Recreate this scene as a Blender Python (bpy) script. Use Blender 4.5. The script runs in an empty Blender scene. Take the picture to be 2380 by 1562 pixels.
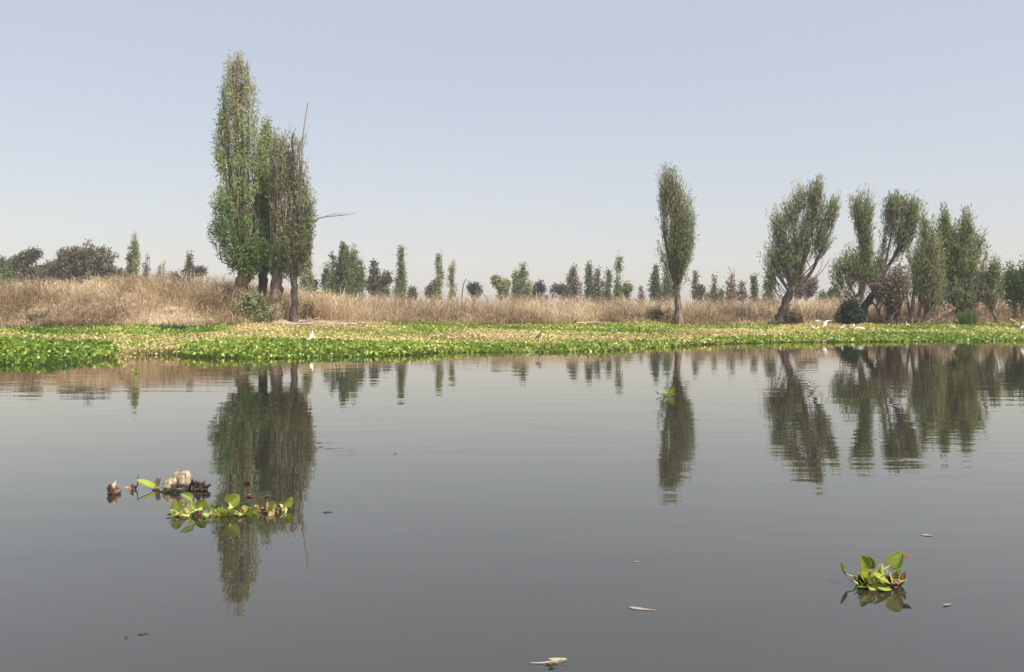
import bpy, math, random
import numpy as np
from mathutils import Vector

R = math.radians
rng = np.random.default_rng(11)
random.seed(11)
sc = bpy.context.scene
col = sc.collection

# ------------------------------------------------------------------ camera
FOC, EYE, HOR, CX = 1900.0, 1.5, 725.0, 1190.0          # in units of a 2380-wide frame
cam_d = bpy.data.cameras.new("camera")
cam = bpy.data.objects.new("camera", cam_d)
col.objects.link(cam)
cam.location = (0, 0, EYE)
cam.rotation_euler = (R(90), 0, 0)
cam_d.sensor_width = 36.0
cam_d.sensor_fit = 'HORIZONTAL'
cam_d.lens = FOC / 2380.0 * 36.0
cam_d.shift_y = -(781.0 - HOR) / 2380.0
cam_d.clip_start = 0.05
cam_d.clip_end = 6000
sc.camera = cam

# ------------------------------------------------------------------ sky and sun
SUN_EL, SUN_AZ = R(56), R(128)                           # azimuth clockwise from the view direction
world = bpy.data.worlds.new("World")
sc.world = world
world.use_nodes = True
wn = world.node_tree
wn.nodes.clear()
w_out = wn.nodes.new('ShaderNodeOutputWorld')
w_bg = wn.nodes.new('ShaderNodeBackground')
sky = wn.nodes.new('ShaderNodeTexSky')
sky.sky_type = 'NISHITA'
sky.sun_disc = False
sky.sun_elevation = SUN_EL
sky.sun_rotation = SUN_AZ
sky.altitude = 0
sky.air_density = 1.5
sky.dust_density = 1.0
sky.ozone_density = 0.0
veil = wn.nodes.new('ShaderNodeMix')                     # even milky veil over the whole sky (hazy day)
veil.data_type = 'RGBA'
veil.inputs[0].default_value = 0.60
veil.inputs[7].default_value = (4.80, 4.76, 5.42, 1.0)
w_bg.inputs['Strength'].default_value = 0.10
w_tc = wn.nodes.new('ShaderNodeTexCoord')
w_mp = wn.nodes.new('ShaderNodeMapping')
w_mp.inputs['Scale'].default_value = (1.2, 1.2, 5.0)
w_nz = wn.nodes.new('ShaderNodeTexNoise')
w_nz.inputs['Scale'].default_value = 1.6
w_nz.inputs['Detail'].default_value = 4
w_mr = wn.nodes.new('ShaderNodeMapRange')                # the haze is a little uneven all round
w_mr.inputs['From Min'].default_value = 0.3
w_mr.inputs['From Max'].default_value = 0.7
w_mr.inputs['To Min'].default_value = 0.57
w_mr.inputs['To Max'].default_value = 0.63
wn.links.new(w_tc.outputs['Generated'], w_mp.inputs[0])
wn.links.new(w_mp.outputs[0], w_nz.inputs['Vector'])
wn.links.new(w_nz.outputs[0], w_mr.inputs['Value'])
wn.links.new(w_mr.outputs[0], veil.inputs[0])
wn.links.new(sky.outputs[0], veil.inputs[6])
wn.links.new(veil.outputs[2], w_bg.inputs[0])
wn.links.new(w_bg.outputs[0], w_out.inputs[0])

sun_d = bpy.data.lights.new("sun", 'SUN')
sun_d.energy = 4.6
sun_d.angle = R(0.6)
sun_d.color = (1.0, 0.94, 0.85)
sun = bpy.data.objects.new("sun", sun_d)
col.objects.link(sun)
to_sun = Vector((math.sin(SUN_AZ) * math.cos(SUN_EL), math.cos(SUN_AZ) * math.cos(SUN_EL), math.sin(SUN_EL)))
sun.rotation_euler = to_sun.to_track_quat('Z', 'Y').to_euler()
sun.location = (20, -20, 60)

sc.view_settings.view_transform = 'Standard'
sc.view_settings.look = 'None'
sc.view_settings.exposure = 0.5
sc.view_settings.gamma = 1.0
sc.view_settings.use_curve_mapping = False
sc.render.engine = 'CYCLES'
sc.cycles.use_denoising = True
sc.cycles.max_bounces = 6
sc.cycles.transparent_max_bounces = 8


# ------------------------------------------------------------------ helpers
def P(px, py, Y):
    """point at depth Y that the eye sees at (px, py) of a 2380x1562 frame"""
    return np.array([(px - CX) / FOC * Y, Y, EYE - (py - HOR) / FOC * Y])


def unit(v):
    return v / np.maximum(np.linalg.norm(v, axis=-1, keepdims=True), 1e-9)


class SineNoise:
    def __init__(self, seed, freq, n=9):
        r = np.random.default_rng(seed)
        self.k = unit(r.normal(size=(n, 3))) * freq * r.uniform(0.5, 1.7, (n, 1))
        self.p = r.uniform(0, 6.28, n)

    def __call__(self, p):
        return np.sin(p @ self.k.T + self.p).sum(-1) / math.sqrt(len(self.p) / 2.0) * 0.7


def tag(o, label=None, cat=None, group=None, kind=None):
    if label: o["label"] = label
    if cat: o["category"] = cat
    if group: o["group"] = group
    if kind: o["kind"] = kind
    return o


def empty(name, loc):
    o = bpy.data.objects.new(name, None)
    o.empty_display_size = 0.2
    col.objects.link(o)
    o.location = [float(c) for c in loc]
    return o


def make_mesh(name, V, faces, tint=None, smooth=False):
    """faces: list of int arrays (m,3) or (m,4)"""
    me = bpy.data.meshes.new(name)
    V = np.asarray(V, dtype=np.float32)
    faces = [np.asarray(f, dtype=np.int32) for f in faces if len(f)]
    me.vertices.add(len(V))
    me.vertices.foreach_set("co", V.ravel())
    idx = np.concatenate([f.ravel() for f in faces])
    sizes = np.concatenate([np.full(len(f), f.shape[1], np.int32) for f in faces])
    starts = np.concatenate([[0], np.cumsum(sizes)[:-1]]).astype(np.int32)
    me.loops.add(len(idx))
    me.loops.foreach_set("vertex_index", idx)
    me.polygons.add(len(sizes))
    me.polygons.foreach_set("loop_start", starts)
    me.polygons.foreach_set("loop_total", sizes)
    if smooth:
        me.polygons.foreach_set("use_smooth", np.ones(len(sizes), dtype=bool))
    if tint is not None:
        a = me.attributes.new("tint", 'FLOAT', 'POINT')
        a.data.foreach_set("value", np.asarray(tint, dtype=np.float32))
    me.update(calc_edges=True)
    return me


def link(name, me, mat, parent=None):
    o = bpy.data.objects.new(name, me)
    if mat is not None and len(me.materials) == 0:
        me.materials.append(mat)
    col.objects.link(o)
    if parent is not None:
        o.parent = parent
    return o


def obj(name, V, faces, mat, parent=None, tint=None, smooth=False, origin=None):
    V = np.asarray(V, dtype=float)
    if origin is not None:
        V = V - np.asarray(origin)
    return link(name, make_mesh(name, V, faces, tint, smooth), mat, parent)


def tubes(C, Rd, sides=5, cap=False):
    """C (n,k,3) centre lines, Rd (n,k) radii -> verts, [quads]"""
    C = np.asarray(C, float)
    Rd = np.asarray(Rd, float)
    n, k, _ = C.shape
    T = unit(np.gradient(C, axis=1))
    span = unit(C[:, -1] - C[:, 0])[:, None, :]
    ref = np.where(np.abs(span[..., 2:3]) > 0.45, np.array([0.28, 0.96, 0.0]), np.array([0, 0, 1.0]))
    ref = np.broadcast_to(ref, T.shape)
    A = unit(np.cross(T, ref))
    B = np.cross(T, A)
    ang = np.arange(sides) / sides * 2 * math.pi
    ring = (A[:, :, None, :] * np.cos(ang)[None, None, :, None] + B[:, :, None, :] * np.sin(ang)[None, None, :, None])
    V = C[:, :, None, :] + ring * Rd[:, :, None, None]
    base = (np.arange(n)[:, None, None] * k + np.arange(k - 1)[None, :, None]) * sides
    j = np.arange(sides)
    j2 = (j + 1) % sides
    Q = np.stack([base + j, base + j2, base + sides + j2, base + sides + j], -1).reshape(-1, 4)
    return V.reshape(-1, 3), [Q]


def resample(pts, k):
    pts = np.asarray(pts, float)
    if len(pts) == 2:
        t = np.linspace(0, 1, k)[:, None]
        return pts[0] * (1 - t) + pts[1] * t
    # Catmull-Rom through the points
    p = np.vstack([2 * pts[0] - pts[1], pts, 2 * pts[-1] - pts[-2]])
    out = []
    for s in np.linspace(0, len(pts) - 1 - 1e-6, k):
        i = int(s); t = s - i
        a, b, c, d = p[i], p[i + 1], p[i + 2], p[i + 3]
        out.append(0.5 * (2 * b + (c - a) * t + (2 * a - 5 * b + 4 * c - d) * t * t + (3 * b - a - 3 * c + d) * t ** 3))
    return np.array(out)


def leaf_quads(pos, d, L, Wd, nrm=None):
    """lanceolate single-quad leaves"""
    n = len(pos)
    s = unit(np.cross(d, rng.normal(size=(n, 3)) if nrm is None else nrm))
    L = L[:, None]; Wd = Wd[:, None]
    V = np.stack([pos, pos + d * L * 0.45 + s * Wd * 0.5, pos + d * L, pos + d * L * 0.45 - s * Wd * 0.5], 1)
    Q = np.arange(n * 4).reshape(n, 4)
    return V.reshape(-1, 3), Q


# ------------------------------------------------------------------ materials
MATS = {}


def nt_new(name):
    m = bpy.data.materials.new(name)
    m.use_nodes = True
    nt = m.node_tree
    nt.nodes.clear()
    out = nt.nodes.new('ShaderNodeOutputMaterial')
    MATS[name] = m
    return m, nt, out


def ramp_node(nt, stops):
    r = nt.nodes.new('ShaderNodeValToRGB')
    e = r.color_ramp.elements
    while len(e) > 1:
        e.remove(e[-1])
    e[0].position = stops[0][0]
    e[0].color = (*stops[0][1], 1)
    for p, c in stops[1:]:
        k = e.new(p)
        k.color = (*c, 1)
    return r


def leaf_mat(name, stops, transl=0.3, rough=0.5, spec=0.3):
    m, nt, out = nt_new(name)
    at = nt.nodes.new('ShaderNodeAttribute')
    at.attribute_name = 'tint'
    r = ramp_node(nt, stops)
    nt.links.new(at.outputs['Fac'], r.inputs[0])
    b = nt.nodes.new('ShaderNodeBsdfPrincipled')
    b.inputs['Roughness'].default_value = rough
    b.inputs['Specular IOR Level'].default_value = spec
    nt.links.new(r.outputs[0], b.inputs['Base Color'])
    if transl > 0:
        t = nt.nodes.new('ShaderNodeBsdfTranslucent')
        nt.links.new(r.outputs[0], t.inputs['Color'])
        mx = nt.nodes.new('ShaderNodeMixShader')
        mx.inputs[0].default_value = transl
        nt.links.new(b.outputs[0], mx.inputs[1])
        nt.links.new(t.outputs[0], mx.inputs[2])
        nt.links.new(mx.outputs[0], out.inputs[0])
    else:
        nt.links.new(b.outputs[0], out.inputs[0])
    return m


def noise_mat(name, stops, scale=(4, 4, 4), detail=6, rough=0.85, bump=0.4, bump_dist=0.03, spec=0.2, fine=None):
    m, nt, out = nt_new(name)
    tc = nt.nodes.new('ShaderNodeTexCoord')
    mp = nt.nodes.new('ShaderNodeMapping')
    mp.inputs['Scale'].default_value = scale
    nt.links.new(tc.outputs['Object'], mp.inputs[0])
    nz = nt.nodes.new('ShaderNodeTexNoise')
    nz.inputs['Scale'].default_value = 1.0
    nz.inputs['Detail'].default_value = detail
    nz.inputs['Roughness'].default_value = 0.65
    nt.links.new(mp.outputs[0], nz.inputs['Vector'])
    r = ramp_node(nt, stops)
    nt.links.new(nz.outputs[0], r.inputs[0])
    b = nt.nodes.new('ShaderNodeBsdfPrincipled')
    b.inputs['Roughness'].default_value = rough
    b.inputs['Specular IOR Level'].default_value = spec
    nt.links.new(r.outputs[0], b.inputs['Base Color'])
    bp = nt.nodes.new('ShaderNodeBump')
    bp.inputs['Strength'].default_value = bump
    bp.inputs['Distance'].default_value = bump_dist
    nt.links.new(nz.outputs[0], bp.inputs['Height'])
    nt.links.new(bp.outputs[0], b.inputs['Normal'])
    nt.links.new(b.outputs[0], out.inputs[0])
    return m


bark = noise_mat('bark', [(0.3, (0.05, 0.036, 0.028)), (0.5, (0.17, 0.125, 0.095)), (0.7, (0.36, 0.28, 0.21))], (5, 5, 1.2), bump=0.9, bump_dist=0.08)
bark_dark = noise_mat('bark_dark', [(0.3, (0.025, 0.02, 0.017)), (0.5, (0.075, 0.056, 0.046)), (0.72, (0.18, 0.14, 0.11))], (5, 5, 1.2), bump=0.9, bump_dist=0.08)
twig_mat = noise_mat('dry_twig', [(0.3, (0.16, 0.12, 0.09)), (0.7, (0.40, 0.32, 0.25))], (3, 3, 3), bump=0)
twig_dark = noise_mat('dark_twig', [(0.3, (0.06, 0.045, 0.035)), (0.7, (0.17, 0.13, 0.10))], (3, 3, 3), bump=0)
wood_grey = noise_mat('weathered_wood', [(0.32, (0.12, 0.085, 0.06)), (0.46, (0.34, 0.275, 0.21)), (0.66, (0.58, 0.50, 0.41))], (14, 14, 3), bump=0.7, bump_dist=0.02)
wood_wet = noise_mat('wet_wood', [(0.3, (0.012, 0.009, 0.007)), (0.55, (0.045, 0.03, 0.022)), (0.72, (0.2, 0.14, 0.09))], (22, 22, 22), rough=0.4, spec=0.5, bump=0.9, bump_dist=0.015)
root_mat = noise_mat('fibrous_root', [(0.3, (0.025, 0.014, 0.01)), (0.55, (0.10, 0.05, 0.032)), (0.75, (0.3, 0.18, 0.11))], (30, 30, 10), rough=0.6, bump=0.9, bump_dist=0.01)

# willow green: tint 0 dark .. 0.55 bright .. 0.75 grey green .. 1 dry
GREEN = leaf_mat('willow_leaf', [(0.0, (0.055, 0.12, 0.02)), (0.35, (0.145, 0.27, 0.045)), (0.55, (0.27, 0.38, 0.09)), (0.75, (0.40, 0.43, 0.22)), (1.0, (0.52, 0.43, 0.26))], transl=0.4)
OLIVE = leaf_mat('dull_willow_leaf', [(0.0, (0.06, 0.095, 0.04)), (0.35, (0.15, 0.215, 0.075)), (0.6, (0.26, 0.32, 0.12)), (0.8, (0.36, 0.35, 0.18)), (1.0, (0.42, 0.32, 0.18))], transl=0.4)
DUSKY = leaf_mat('dusky_leaf', [(0.0, (0.05, 0.052, 0.03)), (0.5, (0.135, 0.128, 0.075)), (1.0, (0.26, 0.22, 0.14))], transl=0.2)
BLUISH = leaf_mat('bluish_leaf', [(0.0, (0.035, 0.055, 0.05)), (0.5, (0.075, 0.10, 0.085)), (1.0, (0.15, 0.18, 0.13))], transl=0.2)
BROWNISH = leaf_mat('brownish_leaf', [(0.0, (0.08, 0.07, 0.05)), (0.4, (0.18, 0.15, 0.10)), (0.7, (0.28, 0.22, 0.145)), (1.0, (0.38, 0.29, 0.20))], transl=0.25)
SHRUB = leaf_mat('shrub_leaf', [(0.0, (0.07, 0.10, 0.04)), (0.4, (0.19, 0.23, 0.09)), (0.75, (0.38, 0.39, 0.20)), (1.0, (0.5, 0.46, 0.28))])
DEEP = leaf_mat('deep_green_leaf', [(0.0, (0.015, 0.035, 0.022)), (0.5, (0.03, 0.065, 0.036)), (1.0, (0.08, 0.12, 0.06))], transl=0.2)
REED = leaf_mat('dry_reed', [(0.0, (0.17, 0.12, 0.065)), (0.3, (0.39, 0.285, 0.168)), (0.6, (0.59, 0.46, 0.29)), (0.85, (0.76, 0.63, 0.42)), (1.0, (0.86, 0.76, 0.56))], transl=0.42, rough=0.7, spec=0.2)
GRASS = leaf_mat('green_reed', [(0.0, (0.06, 0.11, 0.03)), (0.6, (0.14, 0.21, 0.06)), (1.0, (0.36, 0.34, 0.16))])
MAT_GREEN = leaf_mat('hyacinth_mat_leaf', [(0.0, (0.05, 0.11, 0.012)), (0.3, (0.15, 0.26, 0.022)), (0.6, (0.33, 0.43, 0.05)), (0.85, (0.55, 0.58, 0.14)), (1.0, (0.70, 0.60, 0.26))], transl=0.35, rough=0.35, spec=0.5)
MAT_DRY = leaf_mat('withered_mat_leaf', [(0.0, (0.18, 0.12, 0.055)), (0.35, (0.47, 0.34, 0.16)), (0.7, (0.70, 0.56, 0.28)), (1.0, (0.78, 0.72, 0.36))], transl=0.35, rough=0.7, spec=0.2)
soil = noise_mat('bank_soil', [(0.3, (0.20, 0.14, 0.09)), (0.5, (0.38, 0.29, 0.195)), (0.7, (0.54, 0.43, 0.30))], (0.9, 0.9, 0.9), detail=10, bump=0.6, bump_dist=0.15)
plumage = noise_mat('white_plumage', [(0.3, (0.74, 0.74, 0.72)), (0.7, (0.86, 0.86, 0.85))], (20, 20, 20), bump=0.2, bump_dist=0.01)
plumage_dark = noise_mat('dark_plumage', [(0.35, (0.045, 0.035, 0.033)), (0.65, (0.15, 0.11, 0.095))], (25, 25, 25), bump=0.2, bump_dist=0.01)
beak_mat = noise_mat('yellow_beak', [(0.3, (0.45, 0.28, 0.05)), (0.7, (0.6, 0.4, 0.08))], (20, 20, 20), bump=0)
leg_mat = noise_mat('dark_leg', [(0.3, (0.02, 0.02, 0.018)), (0.7, (0.05, 0.05, 0.04))], (20, 20, 20), bump=0)


def water_mat():
    m, nt, out = nt_new('water')
    tc = nt.nodes.new('ShaderNodeTexCoord')

    def noise(scale, det, rough=0.5):
        mp = nt.nodes.new('ShaderNodeMapping')
        mp.inputs['Scale'].default_value = scale
        mp.inputs['Rotation'].default_value = (0, 0, R(4))
        nt.links.new(tc.outputs['Object'], mp.inputs[0])
        n = nt.nodes.new('ShaderNodeTexNoise')
        n.inputs['Scale'].default_value = 1
        n.inputs['Detail'].default_value = det
        n.inputs['Roughness'].default_value = rough
        nt.links.new(mp.outputs[0], n.inputs['Vector'])
        return n
    small = noise((1.3, 4.5, 1), 1.0)
    swell = noise((0.4, 1.5, 1), 1.0)
    patch = noise((0.06, 0.16, 1), 2.0)
    pr = ramp_node(nt, [(0.35, (0.25,) * 3), (0.65, (1.0,) * 3)])
    nt.links.new(patch.outputs[0], pr.inputs[0])
    mul = nt.nodes.new('ShaderNodeMath'); mul.operation = 'MULTIPLY'
    nt.links.new(small.outputs[0], mul.inputs[0])
    nt.links.new(pr.outputs[0], mul.inputs[1])
    b1 = nt.nodes.new('ShaderNodeBump')
    b1.inputs['Strength'].default_value = 1.0
    b1.inputs['Distance'].default_value = 0.0022
    nt.links.new(mul.outputs[0], b1.inputs['Height'])
    b2 = nt.nodes.new('ShaderNodeBump')
    b2.inputs['Strength'].default_value = 1.0
    b2.inputs['Distance'].default_value = 0.0035
    nt.links.new(swell.outputs[0], b2.inputs['Height'])
    nt.links.new(b1.outputs[0], b2.inputs['Normal'])
    df = nt.nodes.new('ShaderNodeBsdfDiffuse')              # silty water body
    df.inputs['Color'].default_value = (0.024, 0.0225, 0.0185, 1)
    gl = nt.nodes.new('ShaderNodeBsdfGlossy')
    gl.inputs['Color'].default_value = (1.0, 0.962, 0.875, 1)
    gl.inputs['Roughness'].default_value = 0.012
    lw = nt.nodes.new('ShaderNodeLayerWeight')
    lw.inputs['Blend'].default_value = 0.5
    pw = nt.nodes.new('ShaderNodeMath'); pw.operation = 'POWER'
    pw.inputs[1].default_value = 5.0
    sch = nt.nodes.new('ShaderNodeMath'); sch.operation = 'MULTIPLY_ADD'   # Schlick: R0 + (1 - R0) * f^5
    sch.inputs[1].default_value = 0.84
    sch.inputs[2].default_value = 0.16
    nt.links.new(lw.outputs['Facing'], pw.inputs[0])
    nt.links.new(pw.outputs[0], sch.inputs[0])
    for nd in (df, gl, lw):
        nt.links.new(b2.outputs[0], nd.inputs['Normal'])
    mx = nt.nodes.new('ShaderNodeMixShader')
    nt.links.new(sch.outputs[0], mx.inputs[0])
    nt.links.new(df.outputs[0], mx.inputs[1])
    nt.links.new(gl.outputs[0], mx.inputs[2])
    nt.links.new(mx.outputs[0], out.inputs[0])
    return m


WATER = water_mat()

# ------------------------------------------------------------------ terrain and water
edge_px = [(0, 848), (100, 849), (200, 841), (252, 832), (300, 827), (390, 827), (440, 833), (560, 835), (700, 832), (800, 828), (960, 827),
           (1010, 822), (1200, 818), (1400, 817), (1500, 810), (1600, 804), (1700, 799), (1800, 796), (2000, 795), (2380, 792)]
eX, eY = [-60.0, -22.0], [19.0, 21.5]
for px, py in edge_px:
    Y = EYE * FOC / (py - HOR)
    eX.append((px - CX) / FOC * Y); eY.append(Y)
eX += [60.0]; eY += [45.0]
bank_px = [(-300, 47), (0, 49), (300, 50), (520, 53), (700, 57), (900, 58.5), (1200, 59), (1600, 60), (2000, 61), (2380, 61), (2700, 61)]
bX = [(p - CX) / FOC * y for p, y in bank_px]; bY = [y for p, y in bank_px]


def edge(x): return np.interp(x, eX, eY)
def bank(x): return np.interp(x, bX, bY)
def sstep(a, b, x):
    t = np.clip((x - a) / (b - a), 0, 1)
    return t * t * (3 - 2 * t)


gn1 = SineNoise(3, 0.35)
gn2 = SineNoise(4, 1.6)


def ground(x, y):
    x = np.asarray(x, float); y = np.asarray(y, float)
    p = np.stack([x, y, 0 * x], -1)
    d = y - bank(x)
    z = -1.3 + 1.55 * sstep(-14, -2.0, d) + 0.42 * sstep(-2.2, 1.4, d)
    z = z + 0.10 * gn1(p) * sstep(0, 4, d) + 0.035 * gn2(p) * sstep(-1, 1, d)
    m = np.exp(-((x + 29) / 12.0) ** 2) * sstep(0.3, 8.5, d) * (1 - 0.8 * sstep(24, 50, d))
    z = z + 2.25 * m
    z = z + 2.2 * sstep(-70, -90, y)
    return z


xs = np.unique(np.concatenate([np.linspace(-320, -90, 20), np.linspace(-90, 90, 240), np.linspace(90, 320, 20)]))
ys = np.unique(np.concatenate([np.linspace(-160, -60, 16), np.linspace(-60, 30, 25), np.linspace(30, 80, 130), np.linspace(80, 200, 50), np.linspace(200, 360, 14)]))
gx, gy = np.meshgrid(xs, ys)
gz = ground(gx.ravel(), gy.ravel())
V = np.stack([gx.ravel(), gy.ravel(), gz], -1)
nx, ny = len(xs), len(ys)
ii = (np.arange(ny - 1)[:, None] * nx + np.arange(nx - 1)[None, :]).ravel()
Q = np.stack([ii, ii + 1, ii + nx + 1, ii + nx], -1)
tag(obj('ground', V, [Q], soil, smooth=True), kind='structure')
wV = np.array([[-320, -85, 0], [320, -85, 0], [320, 66, 0], [-320, 66, 0]], float)
tag(obj('water', wV, [np.array([[0, 1, 2, 3]])], WATER), kind='structure')


# ------------------------------------------------------------------ trees
def env_sampler(rows, gap=None):
    """rows: (py, xl, xr) outline of the crown"""
    rows = sorted(rows)
    yy = np.array([r[0] for r in rows], float); xl = np.array([r[1] for r in rows], float); xr = np.array([r[2] for r in rows], float)

    def f(n):
        grid = np.linspace(yy[0], yy[-1], 200)
        w = np.interp(grid, yy, xr - xl)
        w = w + 0.22 * w.max()
        c = np.cumsum(w); c /= c[-1]
        py = np.interp(rng.uniform(0, 1, n), c, grid)
        a, b = np.interp(py, yy, xl), np.interp(py, yy, xr)
        th = rng.uniform(0, 2 * math.pi, n)
        r = rng.uniform(0, 1, n) ** 0.42 * np.where(rng.uniform(0, 1, n) < 0.12, rng.uniform(1.05, 1.22, n), 1.0)
        hw = (b - a) / 2
        return (a + b) / 2 + hw * r * np.cos(th), py, hw * r * np.sin(th) * 0.9, np.stack([np.cos(th), np.sin(th), np.full(n, 0.35)], -1)
    f.area = float(np.trapezoid(xr - xl, yy)) if hasattr(np, 'trapezoid') else float(np.trapz(xr - xl, yy))
    f.top, f.bot = yy[0], yy[-1]
    return f


def lobe_sampler(lobes):
    """lobes: (cx, cy, rx, ry) ellipsoids"""
    Lb = np.array(lobes, float)
    ar = Lb[:, 2] * Lb[:, 3]
    pr = ar / ar.sum()

    def f(n):
        i = rng.choice(len(Lb), n, p=pr)
        d = unit(rng.normal(size=(n, 3))) * (rng.uniform(0, 1, n) ** 0.45 * np.where(rng.uniform(0, 1, n) < 0.12, rng.uniform(1.05, 1.3, n), 1.0))[:, None]
        return Lb[i, 0] + Lb[i, 2] * d[:, 0], Lb[i, 1] - Lb[i, 3] * d[:, 2], Lb[i, 2] * d[:, 1], unit(d) + np.array([0, 0, 0.25])
    f.area = float(ar.sum() * math.pi) * 0.8
    f.top, f.bot = float((Lb[:, 1] - Lb[:, 3]).min()), float((Lb[:, 1] + Lb[:, 3]).max())
    return f


def tree(name, label, cat, Y, trunks, fork, sampler, leaves=14000, per=26, leaf=(0.30, 0.075), shoot=1.2, mat=None, tmat=None,
         twmat=None, limbs=24, limb_r=0.09, spread=0.5, droop=0.25, gap=0.0, gapf=0.8, tint=(0.4, 0.16), tint_top=0.0, thin_top=0.0,
         extra=(), group=None, crown_name='crown', twig_r=0.012, scatter=0.13, bare=0.0, tsides=9, face=0.55, align=0.5):
    """trunks: list of (px/py points, r0, r1). fork: px,py the limbs start from. extra: bare branches (points, r0, r1)"""
    mat = mat or GREEN; tmat = tmat or bark; twmat = twmat or twig_dark
    b0 = trunks[0][0][0]
    bx = (b0[0] - CX) / FOC * Y
    base = np.array([bx, Y, float(ground(bx, Y)) - 0.05])
    root = empty(name, base)
    tag(root, label, cat, group)
    stems = []
    # trunks
    for t_i, (pts, r0, r1) in enumerate(trunks):
        w = []
        for k_, q in enumerate(pts):
            w.append(P(q[0], q[1], Y + (q[2] if len(q) > 2 else 0.0)))
        w = np.array(w)
        if t_i == 0 or pts[0][1] > 728:
            w[0][2] = float(ground(w[0][0], w[0][1])) - 0.15
        k = 16
        c = resample(w, k)
        rad = np.linspace(r0, r1, k)
        rad[:4] *= np.array([1.5, 1.25, 1.1, 1.03]) if (t_i == 0 or pts[0][1] > 728) else 1.0
        c[1:-1] += rng.normal(size=(k - 2, 3)) * r1 * 0.16
        if len(trunks) > 2:
            stems += [(q, r_) for q, r_ in zip(c[6:], rad[6:])]
        V, F = tubes(c[None], rad[None], tsides + 3)
        V = V + rng.normal(size=V.shape) * r1 * 0.09
        obj('trunk', V, F, tmat, root, smooth=True, origin=base)
    # shoots
    nsh = max(8, int(leaves / per))
    px, py, dd, ow = sampler(int(nsh * (1 + 2.2 * gap)) + 8)
    fk = P(fork[0], fork[1], Y)
    S = np.stack([(px - CX) / FOC * Y, Y + dd / FOC * Y, EYE - (py - HOR) / FOC * Y], -1)
    if gap > 0:
        gnz = SineNoise(int(abs(bx) * 13 + leaves) % 9973, gapf * 1.7)
        v = gnz(S * np.array([1, 1, 0.6]))
        keep = np.argsort(-v + rng.normal(size=len(v)) * 0.7)[:nsh]
        S = S[keep]; px = px[keep]; py = py[keep]; ow = ow[keep]
    nsh = len(S)
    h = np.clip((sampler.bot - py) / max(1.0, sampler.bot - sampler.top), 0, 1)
    out = unit((S - fk) * np.array([1, 1, 0.6]))
    D = unit(out * spread + np.array([0, 0, 1.0]) + rng.normal(size=S.shape) * 0.22)
    Ls = shoot * rng.uniform(0.6, 1.3, nsh)
    st = S - D * Ls[:, None] * 0.5
    # limbs reaching out to some of the shoots
    Cs, Rs = [], []
    if limbs:
        for i in rng.choice(nsh, min(limbs, nsh), replace=False):
            a, e = fk + rng.normal(size=3) * np.array([0.08, 0.08, 0.15]), st[i]
            rmax = limb_r
            if stems:                                       # leave the nearest stem that lies below the shoot
                sp_ = np.array([q for q, r_ in stems])
                h_d = np.linalg.norm((sp_ - e)[:, :2], axis=1)
                cost = np.linalg.norm(sp_ - e, axis=1) + 6 * np.maximum(0, sp_[:, 2] - (e[2] - 0.5 - 0.7 * h_d)) + rng.uniform(0, 1.2, len(sp_))
                ib = int(np.argmin(cost))
                a = sp_[ib]
                rmax = min(limb_r, stems[ib][1] * 0.8)
            if e[2] < a[2] + 0.3:
                continue
            mid = a * 0.5 + e * 0.5 + np.array([0, 0, -0.03]) + (e - a) * np.array([0.12, 0.12, -0.08]) + rng.normal(size=3) * 0.12
            c = resample([a, mid, e, S[i] + D[i] * Ls[i] * 0.3], 8)
            c[2:-1] += rng.normal(size=(5, 3)) * 0.04
            ln = np.linalg.norm(e - a)
            r0 = rmax * rng.uniform(0.5, 1.1) * min(1.0, 0.35 + ln / 8.0)
            Cs.append(c); Rs.append(np.linspace(r0, 0.02, 8))
        if Cs and Y < 70:
            for c, r_ in zip(Cs, Rs):
                V, F = tubes(c[None], r_[None], 5)
                obj('branch', V, F, tmat, root, smooth=True, origin=base)
        elif Cs:
            V, F = tubes(np.array(Cs), np.array(Rs), 5)
            tag(obj('branches', V, F, tmat, root, smooth=True, origin=base), kind='stuff')
    for (pts, r0, r1) in extra:
        w = np.array([P(q[0], q[1], Y + (q[2] if len(q) > 2 else 0.0)) for q in pts])
        c = resample(w, 12)
        V, F = tubes(c[None], np.linspace(r0, r1, 12)[None], 5)
        obj('bare_branch', V, F, twmat, root, smooth=True, origin=base)
    # twigs
    tC = np.stack([st, st + D * Ls[:, None] * 0.5 + rng.normal(size=S.shape) * 0.06, st + D * Ls[:, None] + rng.normal(size=S.shape) * 0.1], 1)
    tR = np.stack([np.full(nsh, twig_r), np.full(nsh, twig_r * 0.75), np.full(nsh, twig_r * 0.35)], 1)
    V, F = tubes(tC, tR, 3)
    tag(obj('twigs', V, F, twmat, root, origin=base), kind='stuff')
    # leaves
    dens = np.clip(1.0 - thin_top * h, 0.1, 1)
    if bare > 0:
        dens = dens * (rng.uniform(0, 1, nsh) > bare)
    cnt = np.maximum(0, rng.poisson(per * dens))
    idx = np.repeat(np.arange(nsh), cnt)
    n = len(idx)
    t = rng.uniform(0.1, 1.08, n)
    i0 = tC[idx, 0]; i2 = tC[idx, 2]
    pos = i0 + (i2 - i0) * t[:, None] + rng.normal(size=(n, 3)) * scatter
    ld = unit(D[idx] * align + rng.normal(size=(n, 3)) * (0.75 if align < 0.8 else 0.5) + np.array([0, 0, -droop * 2]))
    V, Qd = leaf_quads(pos, ld, leaf[0] * rng.uniform(0.6, 1.35, n), leaf[1] * rng.uniform(0.7, 1.3, n), ow[idx] * face + rng.normal(size=(n, 3)) * 0.55)
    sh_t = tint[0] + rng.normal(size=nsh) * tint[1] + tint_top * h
    tv = np.clip(sh_t[idx] + rng.normal(size=n) * tint[1] * 0.7, 0, 1)
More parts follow.
